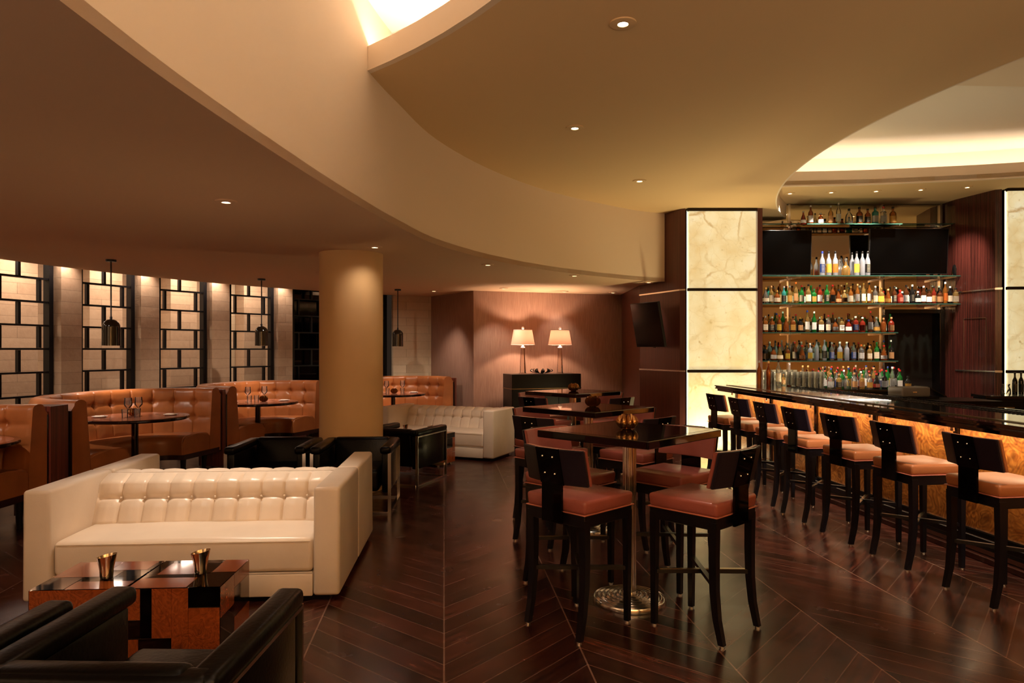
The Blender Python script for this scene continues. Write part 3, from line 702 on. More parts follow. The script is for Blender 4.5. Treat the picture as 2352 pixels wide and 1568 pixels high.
# ---- sofas
def make_sofa(label):
    t = thing('sofa', label, 'sofa', (0, 0, 0), 0, 'ivory leather sofas')
    Wd, D = 1.86, .75
    for sx in (-1, 1):
        bm = bm_new(); box(bm, (sx * (Wd / 2 - .08), 0, .370), (.16, D, .66), bev=.022, seg=3)
        for v in bm.verts:
            if v.co.z > .66: v.co.z += .006 * math.cos(v.co.y * 3)
            v.co.x += sx * .006 * noise.noise(v.co * 4)
        a = obj('arm', bm, 'ivory', t, smooth=True)
    # base
    bm = bm_new(); box(bm, (0, .005, .105), (Wd - .33, D - .03, .135), bev=.008, seg=2); obj('base_panel', bm, 'ivory', t, smooth=True)
    bm = bm_new(); box(bm, (0, 0, .02), (Wd - .14, D - .12, .04)); obj('plinth', bm, 'blackwood', t)
    # seat cushion
    bm = bm_new(); box(bm, (0, .115, .285), (Wd - .33, .48, .205), bev=.03, seg=4)
    bmesh.ops.subdivide_edges(bm, edges=[e for e in bm.edges if e.calc_length() > .2], cuts=12, use_grid_fill=True)
    for v in bm.verts:
        if v.co.z > .38:
            u = v.co.x / .765; q = (v.co.y - .115) / .24
            v.co.z += .022 * (1 - u ** 4) * (1 - min(1, abs(q)) ** 3) + .006 * noise.noise(Vector((v.co.x * 3, v.co.y * 4, 0)))
    se = obj('seat_cushion', bm, 'ivory', t, smooth=True, angle=60)
    bm = bm_new(); box(bm, (0, .359, .372), (Wd - .36, .004, .004)); box(bm, (0, .358, .183), (Wd - .34, .006, .006)); obj('seam', bm, 'ivory', se)
    # tufted back
    bm = bm_new(); n = 10; Lw = Wd - .32; pw = Lw / n
    prof = []                          # closed profile (y,z): front low -> up -> over the top -> back
    for k in range(40):
        v = k / 39
        if v < .72: q = v / .72; prof.append((-.095 - .10 * q, .395 + .243 * q, 1, q))
        else:
            q = (v - .72) / .28; a = q * PI * .5; prof.append((-.195 - .11 * math.sin(a) , .638 + .045 * math.sin(a), 1 - .6 * q, 1 + q * .3))
    prof += [(-.372, .678, 0, 2), (-.372, .06, 0, 2), (-.12, .06, 0, 2), (-.09, .2, 0, 2)]
    N = n * 14 + 1
    rows = []
    for i in range(N):
        x = -Lw / 2 + Lw * i / (N - 1); fx = (i % 14) / 14; du = min(fx, 1 - fx) * pw
        row = []
        for (y, z, wt, q) in prof:
            dv = abs(z - .545) if q <= 1 else 9
            edge = min((x + Lw / 2), (Lw / 2 - x)); e = min(1, edge / .03)
            dist = math.hypot(du, dv * 1.0)
            puff = .020 * min(1, du / (pw / 2)) ** .5 * min(1, dv / .06 if dv < .06 else 1) ** .5
            pit = -.024 * math.exp(-(dist / .024) ** 2) if 1 < i < N - 2 else 0
            g = (-.007 * math.exp(-(du / .006) ** 2) - .010 * math.exp(-(dv / .010) ** 2))
            off = wt * (puff + pit + g) * e
            ny, nz = (.94, .34) if q <= 1 else (.3, .95)
            row.append(bm.verts.new((x, y + ny * off, z + nz * off)))
        rows.append(row)
    m = len(prof)
    for i in range(N - 1):
        for k in range(m): bm.faces.new((rows[i][k], rows[i][(k + 1) % m], rows[i + 1][(k + 1) % m], rows[i + 1][k]))
    bm.faces.new(rows[0]); bm.faces.new(rows[-1][::-1])
    bk = obj('tufted_back', bm, 'ivory', t, smooth=True, angle=70)
    bm = bm_new()
    for i in range(1, n):
        bmesh.ops.create_uvsphere(bm, u_segments=8, v_segments=6, radius=.008, matrix=Matrix.Translation((-Lw / 2 + pw * i, -.162, .545)))
    obj('button', bm, 'ivory', bk)
    return t
s1 = make_sofa('ivory tufted leather sofa in front, behind the patchwork coffee table')
ang = math.atan2(.12, 1.86)
fc = Vector(((-2.91 - 1.05) / 2, (4.13 + 4.25) / 2, 0)); fd = Vector((math.sin(ang), -math.cos(ang), 0))
s1.location = fc - fd * .375; s1.rotation_euler = (0, 0, facing(fd.x, fd.y))
dup(s1, fc - fd * (.375 + .755), facing(-fd.x, -fd.y), 'ivory leather sofa standing back to back with the front one')
fd2 = Vector((-.40, -.916, 0)).normalized(); side = Vector((fd2.y, -fd2.x, 0))
corner = Vector((-.257, 9.55, 0))   # front right (seen) corner
lf = Vector((-.916, .40, 0)).normalized()
c2 = corner + lf * .93 - fd2 * .375
dup(s1, c2, facing(fd2.x, fd2.y), 'ivory leather sofa farther back beside the round column')
# ---- black armchairs
def make_armchair():
    t = thing('armchair', '', 'armchair', (0, 0, 0), 0, 'black leather armchairs on chrome frames')
    W2 = .38
    for sx in (-1, 1):
        bm = bm_new(); x = sx * (W2 - .018)
        for y in (-.36, .36): box(bm, (x, y, .285), (.030, .016, .57))
        box(bm, (x, 0, .010), (.030, .73, .016)); box(bm, (x, 0, .560), (.030, .70, .014))
        obj('side_frame', bm, 'chrome', t)
        bm = bm_new(); box(bm, (sx * (W2 - .055), .005, .595), (.105, .755, .070), bev=.024, seg=3)
        a = obj('arm_pad', bm, 'chairblack', t, smooth=True, angle=60)
        bm = bm_new(); box(bm, (sx * (W2 - .058), .0, .375), (.068, .69, .37), bev=.012, seg=2)
        obj('arm_panel', bm, 'chairblack', t, smooth=True)
    bm = bm_new()
    for y, z in ((.36, .010), (-.36, .010), (.34, .15)): bm = bm_new(); box(bm, (0, y, z), (.70, .028 if z < .1 else .014, .016 if z < .1 else .03)); obj('cross_rail', bm, 'chrome', t)
    bm = bm_new(); box(bm, (0, .03, .30), (.52, .64, .20), bev=.035, seg=4)
    for v in bm.verts:
        if v.co.z > .36: v.co.z += .03 * (1 - (v.co.x / .27) ** 2) - .03 * (.33 - v.co.y) * .5
    obj('seat_cushion', bm, 'chairblack', t, smooth=True, angle=60)
    bm = bm_new(); vs = box(bm, (0, -.315, .425), (.56, .10, .43), bev=.03, seg=3)
    for v in bm.verts: v.co.y += (.60 - v.co.z) * .16
    obj('backrest', bm, 'chairblack', t, smooth=True, angle=60)
    bm = bm_new(); box(bm, (0, -.335, .600), (.70, .095, .062), bev=.024, seg=3); obj('back_roll', bm, 'chairblack', t, smooth=True, angle=60)
    return t
ac = make_armchair()
# Q and P face the camera side, R stands turned away, two more in the foreground seen from behind
def place(root, fr_corner, fdir, w_, d_, left=False):  # fr_corner = front corner; returns centre
    pass
ux = Vector((1.0, .045, 0)).normalized(); fq = Vector((.045, -1, 0)).normalized()
cq = Vector((-1.135, 6.545, 0)) - ux * .38 - fq * .375
ac.location = cq; ac.rotation_euler = (0, 0, facing(fq.x, fq.y)); ac['label'] = 'black leather armchair in front of the round column, right one of the pair'
dup(ac, cq - ux * .80 + Vector((0, .02, 0)), facing(fq.x, fq.y), 'black leather armchair behind the sofas, left one of the pair')
# R: corner at (-1.055,7.8); side runs to (-.80,8.47); back runs to upper left
sd = Vector((.356, .934, 0)).normalized(); bk = Vector((-sd.y, sd.x, 0))
cr = Vector((-1.055, 7.80, 0)) + sd * .375 + bk * .38
dup(ac, cr, facing(sd.x, sd.y), 'black leather armchair seen from behind facing the second sofa')
dup(ac, (-1.185, 2.31, 0), facing(.03, 1), 'black crackled leather armchair in the right front foreground')
dup(ac, (-1.985, 2.18, 0), facing(.03, 1), 'black crackled leather armchair cut by the lower left corner')
# a dark pair of seats far behind the left armchair
# ---- patchwork coffee tables
M['blackmirror'] = plain('black mirror', '#0b0807', .04, .7)
M['greymirror'] = plain('smoked mirror', '#6f625a', .05, 1)
def cube_table(seed, sz=.43, h=.42, top=None, front=None, right=None):
    rr = random.Random(seed); bm = bm_new()
    mats = [M['burlred'], M['blackmirror'], M['greymirror'], M['chrome']]
    def face(o, ax, ay, w_, h_, cells):
        n = ax.cross(ay)
        for (x0, y0, x1, y1, mi) in cells:
            g = .0022
            P = [o + ax * (x * w_) + ay * (y * h_) for x, y in ((x0, y0), (x1, y0), (x1, y1), (x0, y1))]
            c = sum(P, Vector()) / 4
            Q = [p + (c - p).normalized() * g + n * .0015 for p in P]
            f = bm.faces.new([bm.verts.new(q) for q in Q]); f.material_index = mi
    def cells(rr):
        n = 6; g = [[-1] * n for _ in range(n)]; out = []
        for y in range(n):
            for x in range(n):
                if g[y][x] >= 0: continue
                w_ = rr.choice([1, 2, 2, 3]); h_ = rr.choice([1, 2, 2, 3, 3]); w_ = min(w_, n - x); h_ = min(h_, n - y)
                while any(g[y][x + i] >= 0 for i in range(w_)): w_ -= 1
                mi = rr.choices([0, 1, 2], [.62, .2, .18])[0]
                for j in range(h_):
                    for i in range(w_): g[y + j][x + i] = mi
                out.append((x / n, y / n, (x + w_) / n, (y + h_) / n, mi))
        return out
    a = sz / 2; X_, Y_, Z_ = Vector((1, 0, 0)), Vector((0, 1, 0)), Vector((0, 0, 1))
    box(bm, (0, 0, .025 + (h - .027) / 2), (sz - .003, sz - .003, h - .029), mi=3)
    face(Vector((-a, -a, h)), X_, Y_, sz, sz, top or cells(rr))
    face(Vector((-a, -a, .025)), X_, Z_, sz, h - .025, front or cells(rr))
    face(Vector((a, -a, .025)), Y_, Z_, sz, h - .025, right or cells(rr))
    face(Vector((a, a, .025)), -X_, Z_, sz, h - .025, cells(rr))
    face(Vector((-a, a, .025)), -Y_, Z_, sz, h - .025, cells(rr))
    t = thing('patchwork_cube_table', '', 'coffee table', (0, 0, 0), 0, 'patchwork burl cube tables')
    me = obj('cube_body', bm, mats, t)
    for sx in (-1, 1):
        for sy in (-1, 1):
            bm = bm_new(); cyl(bm, (sx * .17, sy * .17, 0), (sx * .17, sy * .17, .026), .018, 14); obj('caster', bm, 'chrome', t)
    return t
ca = Vector((-2.245, 3.24, 0)); cb = Vector((-1.386, 3.29, 0)); ex = (cb - ca).normalized(); ey = Vector((-ex.y, ex.x, 0))
rz = math.atan2(ex.y, ex.x)
TL = [(0, .0, .36, .42, 2), (.36, 0, 1, .26, 0), (.36, .26, 1, .42, 1), (0, .42, .52, 1, 0), (.52, .42, .70, .66, 2), (.52, .66, .95, 1, 0), (.70, .42, 1, .66, 1), (.95, .66, 1, 1, 1)]
TR_ = [(0, 0, .64, .34, 0), (.64, 0, 1, .52, 1), (0, .34, .64, .46, 1), (0, .46, .12, 1, 1), (.12, .46, .56, .88, 0), (.12, .88, .70, 1, 2), (.56, .46, .72, .88, 1), (.72, .52, 1, 1, 0)]
FL_ = [(0, .42, .86, 1, 0), (.86, .52, 1, 1, 1), (0, 0, .40, .42, 2), (.40, 0, .86, .42, 1), (.86, 0, 1, .52, 0)]
FR_ = [(0, .62, .15, 1, 0), (.15, .40, .27, 1, 1), (0, .40, .15, .62, 2), (0, 0, .13, .40, 0), (.13, .0, .48, .40, 2), (.27, .40, .48, 1, 0), (.48, .0, .66, 1, 0), (.66, .76, 1, 1, 1), (.66, 0, 1, .76, 0)]
RR_ = [(0, .62, .45, 1, 0), (.45, .82, 1, 1, 0), (.45, .45, 1, .82, 2), (0, .28, .45, .62, 1), (.45, 0, 1, .45, 0), (0, 0, .45, .28, 0)]
k1 = cube_table(3, top=TL, front=FL_); k1.location = ca + ex * .212 + ey * .215; k1.rotation_euler = (0, 0, rz); k1['label'] = 'left cube of the burl and mirror patchwork coffee table'
k2 = cube_table(11, top=TR_, front=FR_, right=RR_); k2.location = ca + ex * .652 + ey * .215; k2.rotation_euler = (0, 0, rz); k2['label'] = 'right cube of the burl and mirror patchwork coffee table'
e2 = lf
dup(k1, (-1.06, 9.38, 0), R(-23), 'far patchwork cube table in front of the second ivory sofa')
dup(k2, (-1.48, 9.56, 0), R(-23), 'patchwork cube table half hidden behind the turned armchair')
def votive(label, loc, s=1.0):
    bm = bm_new(); pr = [(0, .004), (.030, .004), (.029, .0)] ; 
    prof = [(.0, 0), (.028, 0), (.030, .01), (.031, .04), (.038, .08), (.046, .108), (.0445, .108), (.036, .08), (.028, .04), (.027, .012), (0, .010)]
    lathe(bm, prof, seg=26, close=True)
    for v in bm.verts:
        r = math.hypot(v.co.x, v.co.y)
        if r > .02:
            d = .0022 * noise.noise(Vector((math.atan2(v.co.y, v.co.x) * 3.5, v.co.z * 70, 0))); v.co.x += v.co.x / r * d; v.co.y += v.co.y / r * d
        if v.co.z > .09: v.co.z += v.co.x * .18
        v.co *= s
    o = obj('votive_glass', bm, 'votive', smooth=True, angle=60, loc=loc); return tag(o, label, 'candle glass', 'hammered votive glasses')
votive('hammered silver votive glass on the left patchwork cube', (-1.99, 3.42, .4225))
votive('hammered silver votive glass on the right patchwork cube', (-1.56, 3.49, .4225))
votive('small copper votive glass on the far patchwork cube', (-1.10, 9.38, .4225), .85)
votive('small copper votive glass on the far table beside the turned chair', (-1.46, 9.55, .4225), .85)
# drum side table beside the column
t = thing('side_table', 'round silver rimmed side table left of the column', 'table', (-2.75, 7.62, 0))
bm = bm_new(); lathe(bm, [(.16, .0), (.17, .01), (.20, .50), (.205, .505), (.195, .505), (.19, .49)], seg=36, close=False); obj('drum', bm, 'black', t, smooth=True)
bm = bm_new(); lathe(bm, [(.207, .50), (.207, .52), (.197, .52), (.197, .50)], seg=36, close=True); obj('rim', bm, 'chrome', t, smooth=True)
# ---- sideboard and lamps
e = Vector((1.23, .42, 0)).normalized(); nrm = Vector((-e.y, e.x, 0))
t = thing('sideboard', 'black lacquer sideboard with a thin metal line against the far wall', 'sideboard', (0, 12.0, 0), math.atan2(e.y, e.x))
L = 1.30
bm = bm_new(); box(bm, (L / 2, .25, .99), (L, .50, .25), bev=.004); obj('upper_case', bm, 'blackwood', t)
bm = bm_new(); box(bm, (L / 2, .25, .43), (L, .49, .86), bev=.004); b_ = obj('body', bm, 'blackwood', t)
for i in range(3):
    bm = bm_new(); box(bm, (L * (i + .5) / 3, -.002, .43), (L / 3 - .012, .012, .78), bev=.002); obj('door', bm, 'blackwood', t)
bm = bm_new(); box(bm, (L / 2, .245, .8625), (L + .008, .51, .014)); obj('metal_line', bm, 'bronzebright', t)
def lamp(label, loc):
    t = thing('table_lamp', label, 'lamp', loc, rnd.uniform(0, .5), 'crystal table lamps')
    bm = bm_new(); lathe(bm, [(.062, 0), (.062, .012), (.050, .018), (.030, .44), (.026, .455)], seg=24, square=True); obj('crystal_base', bm, 'crystal', t)
    bm = bm_new(); lathe(bm, [(.040, .455), (.040, .468), (.020, .485), (.018, .51), (.012, .53), (.003, .54), (.003, .80), (.001, .80)], seg=18); obj('stem', bm, 'white', t, smooth=True)
    bm = bm_new()
    lathe(bm, [(.212, .515), (.165, .775)], seg=40)
    bmesh.ops.delete(bm, geom=[f for f in bm.faces if len(f.verts) > 4], context='FACES_ONLY')
    sh = obj('lamp_shade', bm, 'shade', t, smooth=True)
    bm = bm_new()
    for r, z in ((.213, .515), (.166, .775)):
        lathe(bm, [(r - .002, z - .004), (r + .002, z - .004), (r + .002, z + .004), (r - .002, z + .004)], seg=40, close=True, open_=True)
    obj('shade_rim', bm, 'white', sh)
    bm = bm_new(); lathe(bm, [(.016, .79), (.020, .80), (.020, .822), (.012, .83)], seg=14, square=True); obj('finial', bm, 'white', t)
    d = bpy.data.lights.new('bulb', 'POINT'); d.energy = 20; d.color = (1, .70, .47); d.shadow_soft_size = .03
    o = bpy.data.objects.new('bulb', d); COL.objects.link(o); o.parent = t; o.location = (0, 0, .66)
tt = NT('peach silk lamp shade'); tt.t.nodes.remove(tt.b)
df = tt.n('ShaderNodeBsdfDiffuse', Color=(.74, .46, .36, 1)); tl = tt.n('ShaderNodeBsdfTranslucent', Color=(.55, .28, .19, 1)); mx = tt.n('ShaderNodeMixShader', _0=.10, _1=df.outputs[0], _2=tl.outputs[0]); tt.t.links.new(mx.outputs[0], tt.o.inputs[0]); M['shade'] = tt.m
lamp('left crystal table lamp with peach shade on the sideboard', (.192, 12.33, 1.1155))
lamp('right crystal table lamp with peach shade on the sideboard', (.862, 12.52, 1.1155))
lotus('open black lotus bowl between the two table lamps', (.52, 12.42, 1.1155), 1.6, 'black', 1.0, 'bowl', None)
# ---- pendants
def pendant(label, x, y, s, ztop):
    t = thing('pendant_light', label, 'pendant light', (x, y, 0), 0, 'smoked bell pendant lights')
    bm = bm_new(); lathe(bm, [(.0, 2.575), (.055, 2.575), (.058, 2.6)], seg=24); obj('canopy', bm, 'steel', t)
    bm = bm_new(); cyl(bm, (0, 0, ztop - .01), (0, 0, 2.58), .008, 12); cyl(bm, (0, 0, ztop - .005), (0, 0, ztop + .03), .014, 12); obj('rod', bm, 'steel', t)
    bm = bm_new(); r = .098 * s; h = .31 * s; pr = [(r * 1.02, 0), (r, .05 * s), (r * .99, h - r * .95)]
    for k in range(1, 9): a = k / 8 * PI / 2; pr.append((r * math.cos(a) * .99 + .001, h - r * .95 + r * .95 * math.sin(a)))
    pr2 = [(q * .955, z - .002) for q, z in pr[::-1]]
    lathe(bm, pr + pr2, (0, 0, ztop - h), 40, close=True); bmesh.ops.delete(bm, geom=[f for f in bm.faces if len(f.verts) > 4], context='FACES_ONLY')
    obj('bell_shade', bm, 'pendant', t, smooth=True)
    spot_light('pendant_lamp', (0, 0, ztop - h * .55), 22, WARM, 110, .5, None, .03, t)
    bm = bm_new(); bmesh.ops.create_uvsphere(bm, u_segments=14, v_segments=8, radius=.028, matrix=Matrix.Translation((0, 0, ztop - h * .45))); obj('bulb_glow', bm, emit('dim pendant bulb', (1, .5, .2), 1.2), t)
pendant('smoked bell pendant over the middle booth table', -4.72, 8.2, 1.0, 1.90)
pendant('smoked bell pendant over the third booth table', -3.74, 10.4, .95, 1.895)
pendant('smoked bell pendant right of the column over the far booth', -2.0, 12.2, .95, 1.895)
# ================================================================== curved booths
def sarc(a, b, n=160, p=2.5, k=0.0):
    """superellipse half arc resampled by length; returns list of (t, n, tangent) from right end to left end"""
    raw = []
    for i in range(721):
        th = PI * i / 720; c, s = math.cos(th), math.sin(th)
        raw.append((a * math.copysign(abs(c) ** (2 / p), c), b * abs(s) ** (2 / p)))
    d = [0]
    for i in range(1, len(raw)): d.append(d[-1] + math.hypot(raw[i][0] - raw[i - 1][0], raw[i][1] - raw[i - 1][1]))
    T = d[-1]; out = []; j = 0
    for i in range(n + 1):
        s = T * i / n
        while j < len(d) - 2 and d[j + 1] < s: j += 1
        f = (s - d[j]) / max(1e-9, d[j + 1] - d[j]); out.append((raw[j][0] + (raw[j + 1][0] - raw[j][0]) * f, raw[j][1] + (raw[j + 1][1] - raw[j][1]) * f))
    return out, T
def booth(label, c, tdir, a, b, divl=None, divr=None, zt=1.06):
    td = Vector((tdir[0], tdir[1])).normalized()
    # local frame: +X = along tangent (away), +Y = into the wall side
    t = thing('booth_bench', label, 'booth', (c[0], c[1], 0), math.atan2(td.y, td.x), 'cognac leather booths')
    n = 400; inner, T = sarc(a - .27, b - .27, n)
    nb = 13; pw = T / nb
    # profile around inner surface: param list (offset outward from inner curve, z, weight)
    prof = []
    zs0 = .50
    for k in range(34):
        v = k / 33; z = zs0 + (zt - .055 - zs0) * v; prof.append((.045 * v + .0, z, 1.0))
    for k in range(1, 10):
        q = k / 9 * PI; prof.append((.045 + .075 * (1 - math.cos(q)) / 1.0, zt - .055 + .055 * math.sin(q) ** .8, max(0, 1 - k / 6)))
    prof += [(.235, zt - .10, 0), (.235, .26, 0), (.0, .26, 0)]
    rows = []; bm = bm_new()
    for i in range(n + 1):
        p = inner[i]; q0 = inner[max(i - 1, 0)]; q1 = inner[min(i + 1, n)]
        tx, ty = q1[0] - q0[0], q1[1] - q0[1]; l = math.hypot(tx, ty); tx /= l; ty /= l
        nx, ny = ty, -tx
        if nx * p[0] + ny * p[1] < 0: nx, ny = -nx, -ny
        s = T * i / n; du = abs((s + pw / 2) % pw - pw / 2); row = []
        ends = min(1, min(s, T - s) / .04)
        for (o, z, wt) in prof:
            dv = min(abs(z - .70), abs(z - .89)); dist = math.hypot(du, dv)
            puff = .016 * (min(1, du / (pw / 2)) ** .5) * (min(1, dv / .07) ** .5)
            pit = -.040 * math.exp(-(dist / .034) ** 2) if .1 < s < T - .1 else 0
            g = -.009 * math.exp(-(du / .008) ** 2) - .007 * math.exp(-(dv / .008) ** 2)
            off = o - wt * (puff + pit + g) * ends
            row.append(bm.verts.new((p[0] + nx * off, p[1] + ny * off, z)))
        rows.append(row)
    m = len(prof)
    for i in range(n):
        for k in range(m): bm.faces.new((rows[i][k], rows[i][(k + 1) % m], rows[i + 1][(k + 1) % m], rows[i + 1][k]))
    bm.faces.new(rows[0]); bm.faces.new(rows[-1][::-1])
    obj('tufted_back', bm, 'booth', t, smooth=True, angle=70)
    # seat
    out_, _ = sarc(a - .26, b - .26, 120); inn, _ = sarc(a - .80, max(.22, b - .78), 120)
    sp = [(.0, .30), (.0, .49), (.12, .515), (.5, .525), (.86, .52), (.955, .505), (.99, .47), (1.0, .43), (.995, .30)]
    bm = bm_new(); rows = []
    for i in range(121):
        A, B = out_[i], inn[i]
        e_ = .0
        rows.append([bm.verts.new((A[0] + (B[0] - A[0]) * f, A[1] + (B[1] - A[1]) * f, z)) for f, z in sp])
    for i in range(120):
        for k in range(len(sp)): bm.faces.new((rows[i][k], rows[i][(k + 1) % len(sp)], rows[i + 1][(k + 1) % len(sp)], rows[i + 1][k]))
    c0 = bm.faces.new(rows[0]); c1 = bm.faces.new(rows[-1][::-1])
    es = [e for f in (c0, c1) for e in f.edges if max(v.co.z for v in e.verts) > .4]
    bmesh.ops.bevel(bm, geom=es, offset=.02, segments=3, affect='EDGES')
    obj('seat', bm, 'booth', t, smooth=True, angle=50)
    # wood plinth rail + legs
    bm = bm_new(); rows = []
    for i in range(121):
        A, B = out_[i], inn[i]; rows.append([bm.verts.new((A[0] + (B[0] - A[0]) * f, A[1] + (B[1] - A[1]) * f, z)) for f, z in ((-.35, .24), (-.35, .30), (.96, .30), (.96, .24))])
    for i in range(120):
        for k in range(4): bm.faces.new((rows[i][k], rows[i][(k + 1) % 4], rows[i + 1][(k + 1) % 4], rows[i + 1][k]))
    bm.faces.new(rows[0]); bm.faces.new(rows[-1][::-1]); obj('base_rail', bm, 'wood', t)
    for i in (3, 30, 60, 90, 117):
        for f in (.05, .88):
            A, B = out_[i], inn[i]; x, y = A[0] + (B[0] - A[0]) * f, A[1] + (B[1] - A[1]) * f
            bm = bm_new(); cyl(bm, (x, y, .0), (x, y, .24), .022, 12, .034); obj('leg', bm, 'legblack', t)
    # wood outer skin
    oo, _ = sarc(a - .03, b - .03, 120); bm = bm_new(); ribbon(bm, oo, .24, zt - .1, .0 + .02); obj('outer_panel', bm, 'wood', t)
    if divr:
        bm = bm_new(); x0, wd_ = a - .02, divr; box(bm, (x0 + wd_ / 2, .16, (.04 + zt - .03) / 2), (wd_, .34, zt - .03 - .04), bev=.003); obj('end_panel', bm, 'panelwood', t)
    return t
booth('cognac leather booth cut by the left edge of the picture', (-4.22, 5.05), (.04, 1), 1.25, 1.12, divr=.24)
booth('cognac leather booth in the middle of the window wall with near round table', (-3.95, 7.76), (.184, .983), 1.23, 1.14, divr=.07)
booth('third cognac leather booth just left of the round column', (-3.36, 10.08), (.325, .945), 1.12, 1.12, divr=.05)
booth('far cognac leather booth in the corner right of the column', (-1.95, 11.93), (.795, .607), 1.16, 1.05, divr=.04)
# ---- round tables
def round_table(label, x, y, r=.555, z=.80):
    t = thing('round_table', label, 'table', (x, y, 0), 0, 'round booth tables')
    bm = bm_new(); lathe(bm, [(.0, z - .034), (r - .012, z - .034), (r, z - .022), (r, z - .006), (r - .006, z), (r - .05, z)], seg=72); obj('tabletop', bm, 'rimwood', t, smooth=True)
    bm = bm_new(); lathe(bm, [(.0, z - .001), (r - .052, z - .001), (r - .052, z + .0012), (0, z + .0012)], seg=72, close=True); obj('top_inlay', bm, 'tabletop', t)
    bm = bm_new(); cyl(bm, (0, 0, .02), (0, 0, z - .034), .036, 28); obj('pole', bm, 'poledark', t, smooth=True)
    bm = bm_new(); lathe(bm, [(.05, .05), (.06, .035), (.25, .02), (.26, .008), (.26, 0), (0, 0)], seg=48); obj('base', bm, 'poledark', t, smooth=True)
    return t
M['rimwood'] = plain('dark lacquered rim', '#1d0d0b', .1, coat=.6)
M['poledark'] = plain('dark chrome', '#5c5048', .12, 1)
RT = [(-4.55, 5.50, 'near round booth table cut by the left edge'), (-4.19, 7.74, 'round table in the middle booth'), (-3.63, 9.95, 'round table in the third booth'), (-2.02, 11.84, 'round table in the far booth right of the column')]
for x, y, l in RT: round_table(l, x, y)
# ---- tableware
def wine_glass(label, loc, group='wine glasses on the booth tables'):
    bm = bm_new(); prof = [(.0, .0), (.036, .0), (.034, .003), (.006, .008), (.0042, .02), (.0042, .085), (.012, .095), (.040, .128), (.042, .140), (.036, .212), (.0345, .212), (.040, .140), (.038, .130), (.010, .098), (0, .096)]
    lathe(bm, prof, seg=24, close=True); return tag(obj('wine_glass', bm, 'glass', smooth=True, loc=loc), label, 'wine glass', group)
def tumbler(label, loc, h=.095, r=.034, group='tumblers on the booth tables'):
    bm = bm_new(); lathe(bm, [(0, 0), (r * .85, 0), (r, h), (r - .0015, h), (r * .85 - .002, .01), (0, .01)], seg=22, close=True); return tag(obj('tumbler', bm, 'glass', smooth=True, loc=loc), label, 'glass', group)
def plate(label, loc, rz=0):
    t = thing('side_plate', label, 'plate', loc, rz, 'white side plates on the booth tables')
    bm = bm_new(); lathe(bm, [(0, .0), (.05, 0), (.078, .010), (.08, .012), (.05, .005), (0, .005)], seg=32, close=True); obj('plate_body', bm, 'white', t, smooth=True)
    bm = bm_new(); box(bm, (0, 0, .013), (.10, .055, .012), bev=.004, seg=2); obj('folded_napkin', bm, 'napkin', t, smooth=True)
def knife(label, loc, rz):
    bm = bm_new(); box(bm, (0, .05, .003), (.012, .10, .005), bev=.002); box(bm, (0, -.05, .002), (.016, .10, .002)); tag(obj('table_knife', bm, 'chrome', loc=loc, rot=rz), label, 'knife', 'cutlery on the booth tables')
Z0 = .8015
for i, (tx, ty, l) in enumerate(RT):
    nm = ['near left-edge booth table', 'middle booth table', 'third booth table', 'far booth table'][i]
    if i == 0:
        plate('white side plate on the %s' % nm, (tx + .25, ty - .1, Z0)); continue
    wine_glass('wine glass on the %s, the one standing left' % nm, (tx - (.02 if i == 1 else .12 if i == 2 else .10), ty - (.10 if i == 1 else .06), Z0))
    wine_glass('wine glass on the %s, the one standing right' % nm, (tx + (.03 if i == 1 else .05 if i == 2 else .14), ty + (.02 if i < 2 else .12), Z0))
    tumbler('stemless tumbler on the %s, beside the left wine glass' % nm, (tx - (.0 if i == 1 else .07), ty - (.20 if i == 1 else .14), Z0))
    tumbler('stemless tumbler on the %s, beside the right wine glass' % nm, (tx + (.07 if i == 1 else .01 if i == 2 else .17), ty - .08, Z0))
    c = lo.copy(); COL.objects.link(c); c.location = (tx + (-.06 if i == 1 else .09 if i == 2 else .02), ty - .02 + (.1 if i == 1 else 0), Z0); c.scale = (.9, .9, .9); c['label'] = 'gold lotus candle holder on the %s' % nm
    plate('white plate with napkin on the left side of the %s' % nm, (tx - .32, ty - .12, Z0), .3)
    plate('white plate with napkin on the right side of the %s' % nm, (tx + .33, ty + .14, Z0), -.2)
    knife('knife lying toward the front edge of the %s' % nm, (tx - .14, ty - .32, Z0), R(60))
    knife('knife lying toward the rear edge of the %s' % nm, (tx + .14, ty + .22, Z0), R(40))
# ================================================================== the bar
t = thing('bar_counter', 'long black lacquer bar with backlit burl wood front panels', 'bar', (3.108, 9.65, 0), math.atan2(-.9946, .1034))
# local +X runs toward the camera along the front, local +Y points inward behind the bar
L = 7.2
bm = bm_new(); prism(bm, [(-.0, .03), (L, .03), (L, .42), (-.0, .42)], 0.0, .96); obj('carcass', bm, 'blackwood', t)
def bt(bm, o, z0, z1, i_=.70):
    s0, s1 = -.16, L
    prism(bm, [(s0 - o * .6, -.25 - o), (s1, -.42 - o), (s1, .47), (s0, i_)], z0, z1)
bm = bm_new(); bt(bm, .0, 1.03, 1.045); bt(bm, -.014, 1.012, 1.03); bt(bm, -.004, .996, 1.012); bt(bm, -.035, .966, .996)
bmesh.ops.bevel(bm, geom=[e for e in bm.edges if abs(e.verts[0].co.z - e.verts[1].co.z) < 1e-4 and e.calc_length() > 1], offset=.004, segments=2, affect='EDGES')
top = obj('bar_top', bm, 'black', t)
bm = bm_new()
beam(bm, (-.10, -.10, 1.049), (L, -.25, 1.049), .012, .006); beam(bm, (-.10, -.06, 1.048), (L, -.21, 1.048), .006, .004)
obj('rail_line', bm, 'bronzebright', top)
bm = bm_new(); k = 0
for i in range(150):
    s = .55 + i * .043; y = .565 - (.70 - .47) * (s / L); box(bm, (s, y, 1.0515), (.012, .095, .012))
box(bm, (3.7, .565 - .23 * .52, 1.046), (6.4, .11, .004), rot=-.032)
